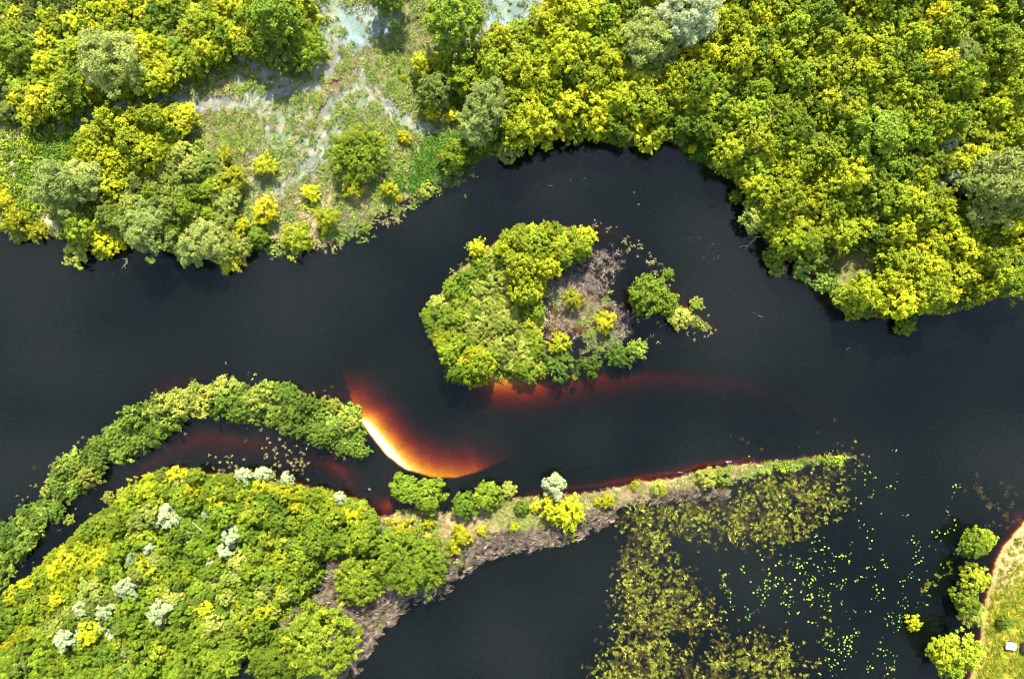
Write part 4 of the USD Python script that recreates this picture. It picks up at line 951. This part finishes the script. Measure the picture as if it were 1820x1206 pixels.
def snag(px, py, h, ang, L, label, look=dead, n=5, r=0.09):
    rs = np.random.default_rng(int(px * 7 + py))
    x, y = P(px, py, h)
    parts = []
    d = np.array([math.cos(ang), math.sin(ang), 0.0])
    t = np.linspace(0, 1, 6)[:, None]
    main = d * L * (t - 0.3) + rs.normal(0, 0.05 * L, (6, 3)) * [1, 1, 0.3] + [0, 0, 0.25]
    parts.append(tube(main, np.linspace(r, r * 0.4, 6), 6))
    for k in range(n):
        u = rs.uniform(0.2, 0.9); st = main[int(u * 5)]
        b = ang + rs.normal(0, 0.7); l2 = L * rs.uniform(0.25, 0.5)
        e = st + np.array([math.cos(b) * l2, math.sin(b) * l2, rs.uniform(-0.05, 0.4)])
        parts.append(tube([st, (st + e) / 2 + rs.normal(0, 0.06, 3), e], [r * 0.5, r * 0.35, r * 0.15], 5))
    v, f = join(parts)
    z = max(float(ground(x, y)), -0.05) + h * 0.0
    m = put_mesh(numbered("dead_branch"), v + [0, 0, h], f, look, smooth=True)
    m.AddTranslateOp().Set(Gf.Vec3d(x, y, z))
    tag(m.GetPrim(), label, "branch")


snag(1343, 425, 0.3, math.radians(218), 4.0, "bleached bare branch dipping into the river from the right bank", n=7)
snag(1333, 392, 0.5, math.radians(200), 3.0, "pale dead branch above the bleached one on the right bank", n=6)
snag(65, 70, 3.5, math.radians(150), 3.2, "white dead snag in a dark gap of the upper left wood", n=8)
snag(15, 165, 3.0, math.radians(120), 3.0, "bare grey branch at the left edge of the upper left wood", n=6)
snag(351, 932, 3.2, math.radians(-32), 3.4, "pale bare pole fallen across a dark gap in the lower left wood", n=1)
snag(342, 960, 2.6, math.radians(15), 2.6, "short dead log in the lower left wood below the fallen pole", n=1)
snag(356, 990, 2.2, math.radians(-65), 3.4, "reddish dead bough hanging in the lower left wood", look=redbark, n=12)
snag(1362, 215, 5.5, math.radians(60), 3.6, "bare pinkish-grey dead crown in the upper right wood", n=12)
snag(1371, 222, 5.0, math.radians(100), 3.0, "lower whitish dead bough in the upper right wood", n=10)
snag(226, 462, 0.3, math.radians(250), 2.0, "grey dead brush hanging into the river under the left willows", n=9, r=0.05)
snag(560, 298, 0.1, math.radians(30), 6.0, "long thin dead branch lying across the marsh rivulet", n=4, r=0.05)
snag(1292, 820, 0.02, math.radians(5), 1.3, "small forked driftwood floating in the river above the narrow spit", n=3, r=0.09)
snag(1207, 838, 0.02, math.radians(-8), 1.0, "thin dark driftwood beside the narrow spit", n=2, r=0.05)

# ------------------------------------------------------------------ car, trailer and sack on the meadow
def plain(name, col, rough=0.5, **kw):
    return usdkit.material(stage, f"/World/Looks/{name}", {"n": ("noise_texture", {"scale": 9.0, "detail": 4.0}), "g": ("geometry", {}), "r": ("map_range", {"to_min": 0.85, "to_max": 1.12}), "m": ("mix", {"mix_type": "multiply", "fac": 1.0, "color1": col}),
                                                           "p": ("principled_bsdf", {"roughness": rough, **kw})}, [("g.position", "n.vector"), ("n.fac", "r.value"), ("r.result", "m.color2"), ("m.color", "p.base_color")], surface="p.BSDF")


white_canvas, car_paint, glassy, rubber, steel, red_lens = plain("canvas_look", (0.72, 0.62, 0.6), 0.7), plain("dark_paint_look", (0.012, 0.014, 0.018), 0.25), plain("car_glass_look", (0.02, 0.025, 0.03), 0.05), plain("rubber_look", (0.02, 0.02, 0.02), 0.9), plain("steel_look", (0.5, 0.5, 0.5), 0.4, metallic=0.8), plain("lens_look", (0.4, 0.02, 0.01), 0.3)
drawbar_look, white_plastic = plain("drawbar_look", (0.55, 0.32, 0.06), 0.5), plain("plastic_look", (0.85, 0.85, 0.85), 0.5)


def wheel(parent, x, y, r, wd):
    p = numbered("wheel", parent)
    UsdGeom.Xform.Define(stage, p)
    c = trimesh.creation.annulus(r * 0.62, r, wd, sections=24); c.apply_transform(trimesh.transformations.rotation_matrix(math.pi / 2, [1, 0, 0])); c.apply_translation([x, y, r])
    put_mesh(p + "/tyre", c.vertices, c.faces, rubber)
    c = trimesh.creation.cylinder(r * 0.62, wd * 0.8, sections=20); c.apply_transform(trimesh.transformations.rotation_matrix(math.pi / 2, [1, 0, 0])); c.apply_translation([x, y, r])
    put_mesh(p + "/rim", c.vertices, c.faces, steel)


def hull(pts):
    h = trimesh.convex.convex_hull(np.array(pts, float))
    return np.array(h.vertices), np.array(h.faces)


tx, ty = P(1793.5, 1145.5, 0.8)
tz = float(ground(tx, ty))
t = UsdGeom.Xform.Define(stage, numbered("car_trailer")); t.AddTranslateOp().Set(Gf.Vec3d(tx, ty, tz)); t.AddRotateZOp().Set(-7)
tag(t.GetPrim(), "small open white trailer with a pale load, hitched behind the dark car", "trailer")
tp = t.GetPath().pathString
put_mesh(tp + "/floor", *box(0, 0, 0.52, 1.9, 1.25, 0.06), white_plastic)
for sx, sy, lx, ly in ((0, 0.645, 1.98, 0.04), (0, -0.645, 1.98, 0.04), (-0.97, 0, 0.04, 1.24), (0.97, 0, 0.04, 1.24)):
    put_mesh(numbered("side_board", tp), *box(sx, sy, 0.72, lx, ly, 0.36, 0.008), white_plastic)
cn = trimesh.creation.box([1.78, 0.86, 0.3]); cn = cn.subdivide().subdivide().subdivide(); cv = np.array(cn.vertices); cv[:, 2] += (cv[:, 2] > 0) * 0.12 * (meshkit.noise(cv * 3 + 9) - 0.3); cv += [-0.04, -0.16, 0.72]
put_mesh(tp + "/load", cv, cn.faces, white_canvas, smooth=40)
wheel(tp, 0.05, 0.76, 0.29, 0.16); wheel(tp, 0.05, -0.76, 0.29, 0.16)
put_mesh(tp + "/mudguard", *box(0.05, 0.76, 0.66, 0.7, 0.2, 0.04, 0.01), steel); NAMES[(tp, "mudguard")] = 1
put_mesh(numbered("mudguard", tp), *box(0.05, -0.76, 0.66, 0.7, 0.2, 0.04, 0.01), steel)
put_mesh(tp + "/drawbar", *join([tube([(0.98, 0.35, 0.48), (1.75, 0.0, 0.46)], 0.04, 6), tube([(0.98, -0.35, 0.48), (1.75, 0.0, 0.46)], 0.04, 6), tube([(1.7, 0, 0.46), (2.0, 0, 0.47)], 0.05, 6)]), drawbar_look)
put_mesh(tp + "/tail_light", *box(-1.0, 0.5, 0.56, 0.04, 0.16, 0.08), red_lens); NAMES[(tp, "tail_light")] = 1
put_mesh(numbered("tail_light", tp), *box(-1.0, -0.5, 0.56, 0.04, 0.16, 0.08), red_lens)

cxp, cyp = tx + 4.15, ty - 0.5
c = UsdGeom.Xform.Define(stage, numbered("parked_car")); c.AddTranslateOp().Set(Gf.Vec3d(cxp, cyp, float(ground(min(cxp, X1), cyp)))); c.AddRotateZOp().Set(-7)
tag(c.GetPrim(), "dark car cut off by the right edge, its rear towards the white trailer", "car")
cp = c.GetPath().pathString
hw = 0.86
body = [(-2.05, hw - .12, .35), (-2.1, hw - .1, .6), (-2.02, hw - .05, .92), (-1.5, hw, .95), (1.0, hw, .93), (1.95, hw - .12, .78), (2.12, hw - .18, .5), (2.05, hw - .16, .3), (-1.2, hw, .4), (1.4, hw, .4)]
put_mesh(cp + "/body", *hull(body + [(x, -y, z) for x, y, z in body]), car_paint)
roof = [(-1.55, hw - .22, 1.44), (-1.35, hw - .2, 1.5), (0.2, hw - .2, 1.49), (0.35, hw - .24, 1.44)]
put_mesh(cp + "/roof", *hull(roof + [(x, -y, z) for x, y, z in roof] + [(x * .98, y * .96, z + .035) for x, y, z in roof[1:3]] + [(x * .98, -y * .96, z + .035) for x, y, z in roof[1:3]]), car_paint)
pane = lambda a, b, c_, d: (lambda q, nn: (np.vstack([q, q - nn * 0.02]), np.array([[0, 1, 2], [0, 2, 3], [6, 5, 4], [7, 6, 4], [0, 4, 5], [0, 5, 1], [1, 5, 6], [1, 6, 2], [2, 6, 7], [2, 7, 3], [3, 7, 4], [3, 4, 0]])))(np.array([a, b, c_, d], float), unit(np.cross(np.array(b, float) - a, np.array(c_, float) - a)))
put_mesh(cp + "/rear_window", *pane((-1.98, hw - .1, .94), (-1.98, -hw + .1, .94), (-1.56, -hw + .24, 1.43), (-1.56, hw - .24, 1.43)), glassy)
put_mesh(cp + "/windscreen", *pane((1.05, -hw + .08, .94), (1.05, hw - .08, .94), (0.37, hw - .26, 1.43), (0.37, -hw + .26, 1.43)), glassy)
for s_ in (1, -1):
    for xa, xb in ((-1.9, -0.55), (-0.48, 0.95)):
        xt0, xt1 = max(xa, -1.5), min(xb, 0.32)
        put_mesh(numbered("side_window", cp), *pane((xa, s_ * (hw - .02), .95), (xb, s_ * (hw - .02), .95), (xt1, s_ * (hw - .21), 1.44), (xt0, s_ * (hw - .21), 1.44)), glassy)
    wheel(cp, -1.25, s_ * (hw - .07), 0.32, 0.2); wheel(cp, 1.3, s_ * (hw - .07), 0.32, 0.2)
    put_mesh(numbered("tail_light", cp), *box(-2.06, s_ * 0.62, .78, .06, .26, .14, .01), red_lens)
    put_mesh(numbered("headlight", cp), *box(2.03, s_ * 0.55, .66, .08, .3, .12, .01), steel)
    put_mesh(numbered("side_mirror", cp), *box(0.72, s_ * (hw + .1), 1.0, .12, .2, .14, .03), car_paint)
sv = trimesh.creation.icosphere(3, 1.0); vv = np.array(sv.vertices) * [0.36, 0.3, 0.22] * (0.8 + 0.5 * meshkit.noise(np.array(sv.vertices) * 2 + 4)[:, None])
wx_, wy_ = P(1735.5, 1137.5, 0.2)
m = put_mesh(numbered("white_sack"), vv, sv.faces, white_plastic, smooth=True); m.AddTranslateOp().Set(Gf.Vec3d(wx_, wy_, float(ground(wx_, wy_)) + 0.16))
tag(m.GetPrim(), "small crumpled white sack at the top of the bank near the large tree clump", "sack")
